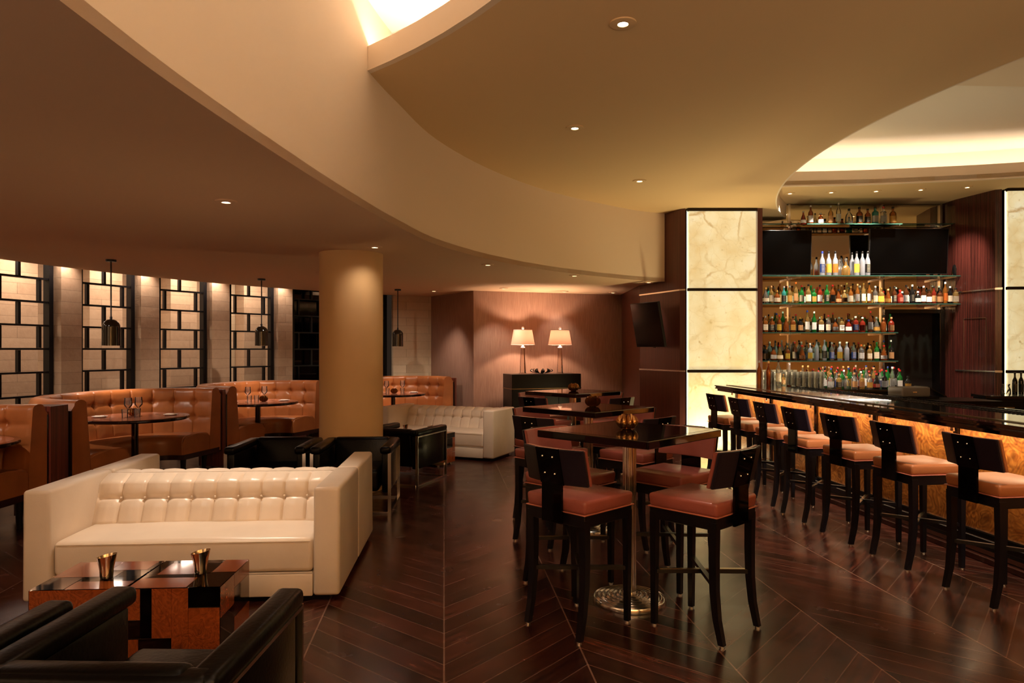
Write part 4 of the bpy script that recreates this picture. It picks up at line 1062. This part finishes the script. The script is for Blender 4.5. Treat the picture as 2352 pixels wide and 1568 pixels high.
mt = obj('bar_mat', bm, 'plastic', top)
bm = bm_new(); beam(bm, (-.14, .665, 1.052), (L, .445, 1.052), .022, .014); obj('inner_lip', bm, 'black', top)
for k in range(7):
    s0, s1 = k * 1.035 + .03, (k + 1) * 1.035 - .03
    bm = bm_new(); box(bm, ((s0 + s1) / 2, .014, .565), (s1 - s0, .03, .79)); obj('burl_panel', bm, 'burl', t)
for k in range(8):
    bm = bm_new(); box(bm, (k * 1.035 + (.02 if k == 0 else 0), .005, .56), (.05, .045, .80)); p_ = obj('post', bm, 'poledark' if k else 'wood', t)
bm = bm_new(); box(bm, (-.002, .22, .5), (.03, .40, .95)); obj('end_panel', bm, 'wood', t)
bm = bm_new(); box(bm, (L / 2, .0, .165), (L, .03, .012)); obj('bottom_trim', bm, 'chrome', t)
bm = bm_new(); box(bm, (L / 2, .01, .08), (L, .05, .16)); obj('kickboard', bm, 'blackwood', t)
bm = bm_new(); box(bm, (L / 2, -.10, .022), (L, .16, .044), bev=.006); obj('floor_ledge', bm, 'wood', t)
bm = bm_new(); box(bm, (L / 2, -.13, .135), (L, .03, .05), bev=.006)
for k in range(8): box(bm, (k * 1.035 + .02, -.07, .135), (.03, .14, .03))
obj('foot_rail', bm, 'legblack', t)
for k in range(7):
    s = .30 + k * 1.03; bm = bm_new(); beam(bm, (s, -.19 - .02 * k * .9, .966), (s, -.19 - .02 * k * .9, .94), .03, .01); cyl(bm, (s - .016, -.19 - .018 * k, .938), (s + .016, -.19 - .018 * k, .938), .008, 10); obj('bag_hook', bm, 'chrome', t)
bm = bm_new(); box(bm, (L / 2, -.085, .955), (L - .1, .03, .012)); obj('light_strip', bm, emit('under bar light strip', (1, .70, .36), .6), t)
for k in range(7):
    d = bpy.data.lights.new('under_bar_light', 'AREA'); d.shape = 'RECTANGLE'; d.size = .95; d.size_y = .05; d.energy = 3.2; d.color = (1, .76, .46)
    o = bpy.data.objects.new('under_bar_light', d); COL.objects.link(o); o.parent = t; o.location = (.5 + k * 1.035, -.11, .945); o.rotation_euler = (R(12), 0, 0)
# receipt printer / till behind the bar
t = thing('cash_register', 'grey receipt printer behind the bar', 'cash register', (4.50, 7.9, 1.012), R(8))
bm = bm_new(); box(bm, (0, 0, .055), (.36, .24, .11), bev=.02, seg=3)
for v in bm.verts:
    if v.co.z > .05 and v.co.y < 0: v.co.z += .0
obj('printer_body', bm, 'greyplastic', t, smooth=True)
bm = bm_new(); prism(bm, [(-.17, -.1), (.30, -.1), (.30, .12), (-.17, .12)], -.021, .0)
box(bm, (.27, .0, .025), (.26, .22, .012), M4=Matrix.Translation((.27, 0, .055)) @ Matrix.Rotation(R(26), 4, 'Y')); obj('till_screen', bm, 'plastic', t)
bm = bm_new(); box(bm, (-.02, -.122, .055), (.05, .004, .012)); obj('badge', bm, 'chrome', t)
bm = bm_new(); box(bm, (4.75, 7.75, .97), (1.0, .6, .04)); box(bm, (4.75, 7.8, .48), (.95, .5, .94)); tag(obj('work_counter', bm, 'blackwood'), 'low dark work counter behind the bar', 'counter')
bm = bm_new(); box(bm, (4.0, 8.2, .90), (.05, 3.6, .03)); tl = tag(obj('added_work_light', bm, 'chrome'), 'long added fill light hidden behind the bar under its inner edge', 'added light')  # added upward fill, hidden by the bar, brightening soffit and ceiling
d_ = bpy.data.lights.new('added_work_lamp', 'AREA'); d_.shape = 'RECTANGLE'; d_.size = .05; d_.size_y = 3.5; d_.energy = 32; d_.color = (1, .82, .50)
o_ = bpy.data.objects.new('added_work_lamp', d_); COL.objects.link(o_); o_.location = (4.0, 8.2, .92); o_.rotation_euler = (PI, R(-25), 0)
# ---- back counter
t = thing('back_counter', 'black back counter under the bottle shelves', 'counter', (4.93, 10.95, 0))
bm = bm_new(); box(bm, (0, 0, .915), (2.40, .62, .035), bev=.004); obj('worktop', bm, 'black', t)
bm = bm_new(); box(bm, (0, .02, .45), (2.34, .56, .89)); obj('cabinet', bm, 'blackwood', t)
CT = .9335
# ---- right side counter with wine
t = thing('service_counter', 'small black service counter in front of the right onyx pillar', 'counter', (7.15, 9.55, 0), R(-14))
bm = bm_new(); box(bm, (0, 0, .895), (1.35, .5, .04), bev=.004); obj('worktop', bm, 'black', t)
bm = bm_new(); box(bm, (0, 0, .44), (1.30, .46, .87)); obj('cabinet', bm, 'blackwood', t)
for i in range(3):
    bm = bm_new(); box(bm, (-.43 + i * .43, -.238, .72), (.40, .015, .24), bev=.002); dr = obj('drawer', bm, 'blackwood', t)
    bm = bm_new(); box(bm, (-.43 + i * .43, -.255, .76), (.2, .01, .012)); obj('handle', bm, 'chrome', dr)
# ---- televisions
def tv(label, c, w_, h_, rz, tilt, arm=None):
    t = thing('television', label, 'television', c, rz, 'wall televisions'); m = Matrix.Rotation(tilt, 4, 'X')
    bm = bm_new(); box(bm, (0, 0, 0), (w_, .045, h_), bev=.005, M4=m); obj('casing', bm, 'plastic', t)
    bm = bm_new(); box(bm, (0, 0, 0), (w_ - .02, .004, h_ - .02), M4=m @ Matrix.Translation((0, -.0235, 0))); obj('screen', bm, 'tv', t)
    bm = bm_new(); box(bm, (0, .07, -.02), (.12, .10, .10)); obj('wall_bracket', bm, 'plastic', t)
    bm = bm_new(); box(bm, (0, 0, 0), (.05, .012, .014), M4=m @ Matrix.Translation((.1, -.02, -h_ / 2 - .004))); obj('sensor_light', bm, 'bronze', t)
tv('television at the left above the bottles next to the onyx pillar', (4.10, 10.98, 3.07), 1.22, .70, 0, R(4))
tv('television at the right above the doorway behind the bar', (6.24, 10.98, 3.09), 1.24, .71, 0, R(4))
tv('tilted television on the plum wood pier', (2.12, 10.86, 1.93), .72, .70, R(-65), R(11))
# ================================================================== bottle shelves
SH = [  # name, x0, x1, z top, y front, y back
    ('top', 4.55, 6.02, 3.487, 10.74, 11.0), ('long upper', 3.76, 7.02, 3.535, 11.0, 11.24), ('first', 3.76, 7.02, 2.70, 10.86, 11.24),
    ('second', 3.76, 7.02, 2.262, 10.86, 11.24), ('third', 3.76, 6.02, 1.813, 10.86, 11.24), ('fourth', 3.76, 6.02, 1.370, 10.86, 11.24)]
M['shelfedge'] = plain('green glass shelf edge', '#27493f', .1, 0, .5)
lab_s = ['short topmost glass shelf holding eleven bottles', 'long glass shelf above the televisions', 'glass shelf right below the televisions', 'long crowded glass shelf under the television shelf', 'third crowded glass shelf down, beside the doorway', 'lowest glass shelf above the back counter']
for (nm, x0, x1, z, y0, y1), lb in zip(SH, lab_s):
    t = thing('glass_shelf', lb, 'shelf', ((x0 + x1) / 2, (y0 + y1) / 2, z), 0, 'glass bottle shelves'); L = x1 - x0; D = y1 - y0
    bm = bm_new(); box(bm, (0, 0, -.008), (L, D, .014)); obj('glass_pane', bm, 'shelfglass', t)
    bm = bm_new(); box(bm, (0, -D / 2 - .001, -.0075), (L, .003, .015)); obj('front_edge', bm, 'shelfedge', t)
    for xx in (3.83, 4.50, 5.98, 6.93):
        if x0 - .02 < xx < x1 + .02: bm = bm_new(); box(bm, (xx - (x0 + x1) / 2, 0, -.024), (.016, D - .01, .016)); obj('bracket', bm, 'chrome', t)
for i, xx in enumerate((4.48, 5.98, 6.93)):
    bm = bm_new(); box(bm, (xx, 11.262, 2.41), (.035, .03, 2.97)); tag(obj('shelf_standard', bm, 'chrome'), 'vertical chrome shelf upright, %s from the onyx pillar' % ORD[i], 'upright', 'shelf uprights on the mirror')
# LED lines under the shelves
for z in (1.345,):
    area_light('shelf_light', (4.9, 10.93, z - .01), 2.1, 5, (1, .86, .70), size_y=.02)
# ---- bottle kinds
GL = {  # name: (word, transparent tint, diffuse, dfac)
    'clear': ('clear', (.93, .93, .90, 1), (.7, .68, .62, 1), .12), 'amber': ('amber', (.75, .30, .08, 1), (.36, .10, .02, 1), .42),
    'brown': ('dark brown', (.30, .10, .04, 1), (.10, .03, .01, 1), .75), 'green': ('green', (.12, .55, .16, 1), (.02, .22, .04, 1), .6),
    'dark': ('black', (.05, .05, .05, 1), (.012, .012, .012, 1), .85), 'frost': ('frosted white', (.85, .88, .92, 1), (.42, .45, .50, 1), .75),
    'red': ('ruby red', (.55, .08, .04, 1), (.30, .03, .015, 1), .6), 'teal': ('teal', (.2, .7, .65, 1), (.06, .40, .36, 1), .6),
    'gold': ('pale gold', (.90, .68, .34, 1), (.60, .38, .12, 1), .28), 'whisky': ('honey', (.85, .45, .14, 1), (.46, .17, .03, 1), .38)}
GM = {k: thin_glass(v[0] + ' bottle glass', v[1], diff=v[2], dfac=v[3], ior=1.5, rough=.06) for k, v in GL.items()}
LBC = {'cream': '#e8dcc0', 'white': '#f1efea', 'black': '#15120f', 'gold': '#b98a3a', 'red': '#a0281d', 'blue': '#27407e', 'tan': '#c59462', 'yellow': '#d9b540', 'orange': '#cc6a22'}
def labmat(nm, col):
    t = NT(nm + ' paper label'); tc = t.n('ShaderNodeTexCoord'); sx = t.n('ShaderNodeSeparateXYZ', _0=tc.outputs['Generated'])
    wv = t.math('GREATER_THAN', t.math('FRACT', t.math('MULTIPLY', sx.outputs[2], 6.0)), .62)
    mid = t.math('LESS_THAN', t.math('ABSOLUTE', t.math('SUBTRACT', sx.outputs[0], .5)), .28)
    ink = srgb('#7a1d14') if nm in ('cream',) else srgb('#d8cdb0') if nm in ('black', 'blue', 'red') else srgb('#2a2420')
    t.p(Base_Color=t.mix(t.math('MULTIPLY', t.math('MULTIPLY', wv, mid), .6), srgb(col), ink), Roughness=.5); return t.m
LM = {k: labmat(k, v) for k, v in LBC.items()}
CPC = {'black': '#0b0a0a', 'red': '#9c1a14', 'gold': '#a9823c', 'white': '#ece8e0', 'cork': '#b58657', 'blue': '#1c2f7a', 'green': '#14592a', 'silver': '#a9a9a9', 'orange': '#c9571c'}
CM = {k: plain(k + ' bottle cap', v, .3, .6 if k in ('gold', 'silver') else 0) for k, v in CPC.items()}
# shape: word, body profile (r,z) up to neck top, square?, label z0,z1, cap r, cap height
SP = {
    'round': ('round', [(0, 0), (.036, 0), (.038, .01), (.038, .175), (.034, .195), (.016, .225), (.0135, .24), (.0135, .285)], False, .035, .14, .0155, .03),
    'tall': ('tall', [(0, 0), (.033, 0), (.035, .01), (.035, .20), (.030, .225), (.0145, .262), (.0125, .28), (.0125, .325)], False, .045, .165, .0145, .032),
    'square': ('square', [(0, 0), (.036, 0), (.038, .01), (.038, .165), (.032, .183), (.0145, .197), (.0135, .21), (.0135, .24)], True, .035, .125, .016, .03),
    'squat': ('squat', [(0, 0), (.044, 0), (.048, .015), (.048, .10), (.040, .135), (.020, .16), (.0145, .175), (.0145, .20)], False, .03, .095, .017, .03),
    'bell': ('bell', [(0, 0), (.047, 0), (.050, .02), (.043, .10), (.030, .15), (.017, .185), (.014, .20), (.014, .235)], False, .03, .085, .017, .028),
    'decanter': ('decanter', [(0, 0), (.046, 0), (.050, .02), (.052, .09), (.030, .14), (.014, .155), (.012, .20)], True, .03, .08, .022, .05),
    'flask': ('broad', [(0, 0), (.042, 0), (.044, .01), (.044, .155), (.030, .178), (.015, .19), (.0145, .235)], False, .03, .12, .017, .026)}
MESH = {}
def bottle_parts(shape, glass, lab, cap):
    w_, prof, sq, l0, l1, cr, ch = SP[shape]
    def get(key, fn):
        if key not in MESH: MESH[key] = fn()
        return MESH[key]
    def mk(fn, mat, nm):
        bm = bm_new(); fn(bm); bmesh.ops.recalc_face_normals(bm, faces=bm.faces); me = bpy.data.meshes.new(nm); bm.to_mesh(me); bm.free(); me.materials.append(mat)
        for p in me.polygons: p.use_smooth = True
        try: me.set_sharp_from_angle(angle=R(40))
        except Exception: pass
        return me
    body = get(('b', shape, glass), lambda: mk(lambda bm: lathe(bm, prof, seg=16, square=sq), GM[glass], 'bottle_glass'))
    rl = max(r for r, z in prof if l0 <= z <= l1 or z <= l1) + .0012
    def lb(bm):
        n = 9
        def fn(u, v):
            a = -PI / 2 + (u - .5) * PI * .95
            if sq:
                p = 4.5; ca, sa = math.cos(a), math.sin(a); q = (abs(ca) ** p + abs(sa) ** p) ** (-1 / p); return (q * ca * rl, q * sa * rl, l0 + (l1 - l0) * v)
            return (math.cos(a) * rl, math.sin(a) * rl, l0 + (l1 - l0) * v)
        grid(bm, fn, n, 2); bmesh.ops.solidify(bm, geom=list(bm.faces), thickness=-.0006)
    label = get(('l', shape, lab), lambda: mk(lb, LM[lab], 'bottle_label')) if lab else None
    zt = prof[-1][1]
    if shape == 'decanter': cf = lambda bm: (lathe(bm, [(.011, zt - .01), (.011, zt + .004), (.020, zt + .012), (.024, zt + .03), (.016, zt + .05), (0, zt + .052)], seg=12, square=False))
    else: cf = lambda bm: lathe(bm, [(cr, zt - .012), (cr, zt + ch * .5), (cr * .95, zt + ch * .55), (0, zt + ch * .56)], seg=12)
    capm = get(('c', shape, cap), lambda: mk(cf, GM['clear'] if (shape == 'decanter') else CM[cap], 'bottle_cap'))
    return body, label, capm
CH = {}
def bottle(shape, glass, lab, cap, loc, label, group, s=1.0, rz=0):
    body, lb, cp = bottle_parts(shape, glass, lab, cap)
    t = thing('liquor_bottle', label, 'bottle', loc, rz, group)
    if s != 1.0: t.scale = (s, s, s)
    for nm, me in (('bottle_body', body), ('bottle_label', lb), ('bottle_cap', cp)):
        if me is None: continue
        o = bpy.data.objects.new(nm, me); COL.objects.link(o); o.parent = t
    return t
def desc(shape, glass, lab, cap):
    return '%s %s bottle%s' % (GL[glass][0], SP[shape][0], (', %s label' % lab) if lab else '')
def row(shelf_words, group, xs, y, z, specs, rowname, jit=.004, scale=.95):
    for i, x in enumerate(xs):
        sp = specs[i % len(specs)]
        lb = '%s, %s cap, %s from pillar, %s, %s' % (desc(*sp), sp[3], ORD[min(i, len(ORD) - 1)], rowname, shelf_words)
        bottle(*sp, (x + rnd.uniform(-jit, jit), y + rnd.uniform(-.02, .02), z), lb, group, scale * rnd.uniform(.94, 1.06), rnd.uniform(-.3, .3))
def X_(px, y): return (px - CX) / F * y
def lin(a, b, n): return [a + (b - a) * i / (n - 1) for i in range(n)]
# second shelf down (y 697): about 46 bottles, read left to right off the shelf
A_ = [('bell', 'clear', 'cream', 'gold'), ('round', 'gold', 'cream', 'cork'), ('squat', 'amber', 'cream', 'gold'), ('round', 'teal', 'black', 'silver'), ('round', 'gold', 'gold', 'silver'), ('tall', 'gold', 'tan', 'orange'), ('round', 'green', 'cream', 'red'),
      ('round', 'gold', 'cream', 'black'), ('square', 'green', 'gold', 'green'), ('round', 'red', 'white', 'black'), ('round', 'green', 'black', 'green'), ('round', 'amber', 'black', 'red'), ('bell', 'amber', 'tan', 'black'), ('squat', 'gold', 'tan', 'cork'), ('round', 'whisky', 'cream', 'gold'),
      ('tall', 'whisky', 'white', 'cork'), ('tall', 'gold', 'white', 'gold'), ('tall', 'whisky', 'white', 'black'), ('round', 'clear', 'cream', 'white'), ('flask', 'gold', 'yellow', 'gold'), ('bell', 'amber', 'gold', 'cork'), ('round', 'brown', 'black', 'black'), ('squat', 'red', 'red', 'red'), ('round', 'brown', 'white', 'black')]
B_ = [('round', 'dark', 'black', 'white'), ('squat', 'dark', 'white', 'white'), ('round', 'brown', 'white', 'white'), ('flask', 'brown', 'white', 'black'), ('round', 'red', 'tan', 'black'), ('flask', 'brown', 'tan', 'black'), ('tall', 'whisky', 'orange', 'white'), ('round', 'dark', 'cream', 'white'), ('flask', 'gold', 'cream', 'black'),
      ('round', 'green', 'cream', 'green'), ('tall', 'gold', 'yellow', 'gold'), ('tall', 'dark', 'black', 'blue')]
G2 = 'liquor bottles on the second shelf below the televisions'
xs = lin(X_(1756, 10.95), X_(2080, 10.95), 24); row('second shelf', G2, xs, 10.93, 2.2625, A_, 'front row')
row('second shelf', G2, lin(X_(2094, 10.95), X_(2205, 10.95), 10), 10.93, 2.2625, B_, 'right end')
row('second shelf', G2, lin(X_(1765, 11.1), X_(2200, 11.1), 32), 11.12, 2.2625, A_[3:] + B_ + A_[:2], 'rear row')
# third shelf (y 763)
C_ = [('square', 'whisky', 'cream', 'silver'), ('flask', 'amber', 'black', 'silver'), ('round', 'amber', 'yellow', 'red'), ('bell', 'amber', None, 'cork'), ('square', 'amber', 'gold', 'black'), ('square', 'dark', 'tan', 'gold'), ('tall', 'gold', 'white', 'blue'), ('tall', 'green', 'white', 'white'), ('square', 'gold', 'white', 'gold'),
      ('round', 'clear', 'cream', 'red'), ('squat', 'amber', 'white', 'black'), ('square', 'gold', 'white', 'black'), ('squat', 'red', 'white', 'blue'), ('square', 'red', 'blue', 'white'), ('flask', 'red', 'red', 'white'), ('tall', 'brown', 'white', 'red'), ('bell', 'clear', 'gold', 'silver'), ('flask', 'amber', None, 'cork'), ('flask', 'red', 'tan', 'cork')]
G3 = 'liquor bottles on the third shelf below the televisions'
row('third shelf', G3, lin(X_(1757, 10.95), X_(2045, 10.95), 19), 10.93, 1.8135, C_, 'front row')
row('third shelf', G3, lin(X_(1770, 11.1), X_(2046, 11.1), 20), 11.12, 1.8135, C_[5:] + A_[5:12], 'rear row')
# fourth shelf (y 828)
D_ = [('flask', 'dark', 'tan', 'black'), ('squat', 'amber', 'white', 'black'), ('bell', 'gold', 'cream', 'red'), ('square', 'amber', 'yellow', 'gold'), ('round', 'brown', 'cream', 'red'), ('bell', 'amber', 'tan', 'red'), ('round', 'frost', 'yellow', 'white'), ('tall', 'frost', None, 'black'), ('tall', 'frost', 'black', 'silver'), ('round', 'clear', 'blue', 'silver'),
      ('round', 'frost', 'yellow', 'white'), ('round', 'frost', None, 'white'), ('round', 'clear', 'blue', 'black'), ('square', 'clear', 'white', 'orange'), ('square', 'gold', 'cream', 'cork'), ('round', 'green', 'cream', 'green'), ('bell', 'amber', 'white', 'red'), ('round', 'dark', 'tan', 'black')]
G4 = 'liquor bottles on the lowest shelf'
row('lowest shelf', G4, lin(X_(1757, 10.95), X_(2045, 10.95), 18), 10.93, 1.3705, D_, 'front row')
row('lowest shelf', G4, lin(X_(1768, 11.1), X_(2046, 11.1), 20), 11.12, 1.3705, D_[6:] + C_[:8], 'rear row')
# shelf under the televisions: frosted vodkas around a decanter
G1 = 'bottles between the two televisions'
V_ = [('tall', 'frost', 'blue', 'blue'), ('tall', 'frost', 'yellow', 'black'), ('tall', 'frost', 'orange', 'black'), ('decanter', 'clear', None, 'silver'), ('decanter', 'gold', None, 'silver'), ('tall', 'frost', None, 'black'), ('tall', 'frost', 'yellow', 'black'), ('tall', 'frost', None, 'black'), ('tall', 'frost', 'black', 'black')]
for i, (px, sp) in enumerate(zip([1888, 1903, 1918, 1928, 1942, 1957, 1967, 1980, 1992], V_)):
    bottle(*sp, (X_(px, 10.95 if i not in (3, 5) else 11.1), 10.94 if i not in (3, 5) else 11.1, 2.701), '%s, %s cap, %s from the left between the televisions' % (desc(*sp), sp[3], ORD[i]), G1, 1.12 if sp[0] == 'tall' else 1.1)
bottle('squat', 'dark', None, 'black', (X_(2200, 10.95), 10.98, 2.701), 'large black bottle with long neck at the right end of the television shelf', G1, 1.25)
# top shelf, eleven bottles
T_ = [(1845, 'bell', 'red', 'white', 'silver', .85), (1862, 'round', 'amber', 'white', 'silver', 1.0), (1885, 'squat', 'amber', 'white', 'silver', .85), (1908, 'round', 'gold', 'tan', 'silver', .98), (1926, 'tall', 'clear', 'white', 'silver', 1.0), (1950, 'squat', 'clear', None, 'black', 1.15), (1974, 'flask', 'amber', 'black', 'black', 1.1), (1993, 'flask', 'amber', 'black', 'black', 1.0), (2010, 'square', 'teal', 'white', 'black', 1.1), (2029, 'square', 'clear', 'white', 'red', 1.1), (2051, 'flask', 'whisky', 'gold', 'black', 1.12)]
for i, (px, a, b, c, d_, s) in enumerate(T_):
    bottle(a, b, c, d_, (X_(px, 10.86), 10.86, 3.488), '%s on the topmost short shelf, %s from the left' % (desc(a, b, c, d_), ORD[i]), 'bottles on the topmost shelf', s)
# back counter bottles
E_ = [('flask', 'clear', 'white', 'cork'), ('flask', 'gold', 'black', 'cork'), ('squat', 'clear', None, 'cork'), ('square', 'clear', 'tan', 'cork'), ('square', 'gold', 'tan', 'cork'), ('flask', 'clear', 'gold', 'cork'), ('bell', 'dark', 'red', 'red'), ('round', 'dark', 'white', 'black'), ('tall', 'clear', 'white', 'white'), ('round', 'green', 'white', 'red'), ('squat', 'dark', 'gold', 'black')]
G5 = 'liquor bottles on the back counter'
row('back counter', G5, lin(X_(1903, 10.8), X_(2078, 10.8), 11), 10.72, CT, E_, 'front row')
F_ = [('tall', 'clear', 'white', 'cork'), ('tall', 'gold', 'red', 'cork'), ('round', 'clear', 'blue', 'red'), ('round', 'green', 'white', 'red'), ('tall', 'green', 'yellow', 'blue'), ('tall', 'dark', 'white', 'red'), ('round', 'clear', 'red', 'white')]
row('back counter', G5, lin(X_(1890, 10.9), X_(2062, 10.9), 13), 10.88, CT, F_, 'middle row')
row('back counter', G5, lin(X_(1880, 11.05), X_(2055, 11.05), 13), 11.05, CT, F_[2:] + A_[8:12], 'rear row')
# three tall bottles on the far end of the bar top, by the pillar
for i, (x, sp) in enumerate([(3.47, ('tall', 'whisky', None, 'silver')), (3.60, ('tall', 'amber', None, 'cork')), (3.74, ('tall', 'clear', 'cream', 'black')), (3.81, ('square', 'gold', 'tan', 'cork'))]):
    bottle(*sp, (x, 9.78, 1.046), '%s on the bar end, %s from the onyx pillar' % (desc(*sp), ORD[i]), 'bottles on the bar end', [1.0, .98, 1.02, .6][i])
# stacked mugs on the back counter
bm = bm_new(); lathe(bm, [(0, 0), (.034, 0), (.038, .01), (.041, .088), (.037, .088), (.033, .014), (0, .012)], seg=12, close=True)
for v in bm.verts:
    v.co.x *= 1 + .05 * math.sin(8 * math.atan2(v.co.y, v.co.x))
mug = tag(obj('glass_mug', bm, thin_glass('cut glass', (.92, .91, .85, 1), ior=1.9, rough=.12, diff=(.9, .85, .70, 1), dfac=.32), smooth=True), '', 'glass', 'stacked glasses on the back counter')
n = 0
for lv in range(3):
    for rw in range(2):
        for i in range(11):
            x = 3.86 + i * .0885 + (rw % 2) * .03; y = 10.70 + rw * .10; z = CT + lv * .0895
            o = mug if n == 0 else mug.copy()
            if n: COL.objects.link(o)
            o.location = (x, y, z); o['label'] = 'cut glass on back counter, %s from pillar, %s tier, %s row' % (ORD[i], ('bottom', 'middle', 'top')[lv], ('front', 'rear')[rw]); n += 1
# wine and pitcher on the right counter
for i, (px, s) in enumerate([(2331, 1.0), (2349, 1.0)]):
    bottle('tall', 'dark', 'black', 'black', (X_(px, 9.6), 9.6 + i * .03, .916), ('dark wine bottle on the service counter, fully in the frame', 'dark wine bottle on the service counter cut by the right edge')[i], 'wine bottles on the service counter', .92)
t = thing('glass_pitcher', 'clear glass pitcher beside the wine bottles', 'pitcher', (X_(2310, 9.45), 9.45, .916))
bm = bm_new(); lathe(bm, [(0, 0), (.05, 0), (.062, .03), (.058, .09), (.040, .13), (.052, .16), (.050, .16), (.038, .13), (.055, .09), (0, .01)], seg=24, close=True); obj('jug', bm, 'glass', t, smooth=True)
bm = bm_new(); lathe(bm, [(.054, .02), (.056, .03), (.050, .035)], seg=24); obj('jug_foot', bm, 'glass', t, smooth=True)
# small brand lettering where it can be read
def lettering(name, txt, size, loc, mat, rot=(PI / 2, 0, 0), parent=None):
    cu = bpy.data.curves.new(name, 'FONT'); cu.body = txt; cu.size = size; cu.align_x = 'CENTER'; cu.align_y = 'CENTER'; cu.extrude = .0004
    o = bpy.data.objects.new(name, cu); COL.objects.link(o); bpy.context.view_layer.update()
    dg = bpy.context.evaluated_depsgraph_get(); me = bpy.data.meshes.new_from_object(o.evaluated_get(dg)); bpy.data.objects.remove(o)
    me.materials.append(mat); o = bpy.data.objects.new(name, me); COL.objects.link(o); o.location = loc; o.rotation_euler = rot
    if parent: o.parent = parent
    return o
ink = plain('black ink', '#1a1614', .6); inkw = plain('pale ink', '#e8e2d2', .6)
def letter_on(idx_label, txts):
    for o in list(COL.objects):
        if o.get('label', '').startswith(idx_label):
            for (tx, sz, z, m) in txts: lettering('lettering', tx, sz, (0, -.0400, z), m, parent=o)
            return
letter_on('pale gold square bottle, white label, black cap', [('KNOB', .028, .098, ink), ('CREEK', .014, .072, ink)])
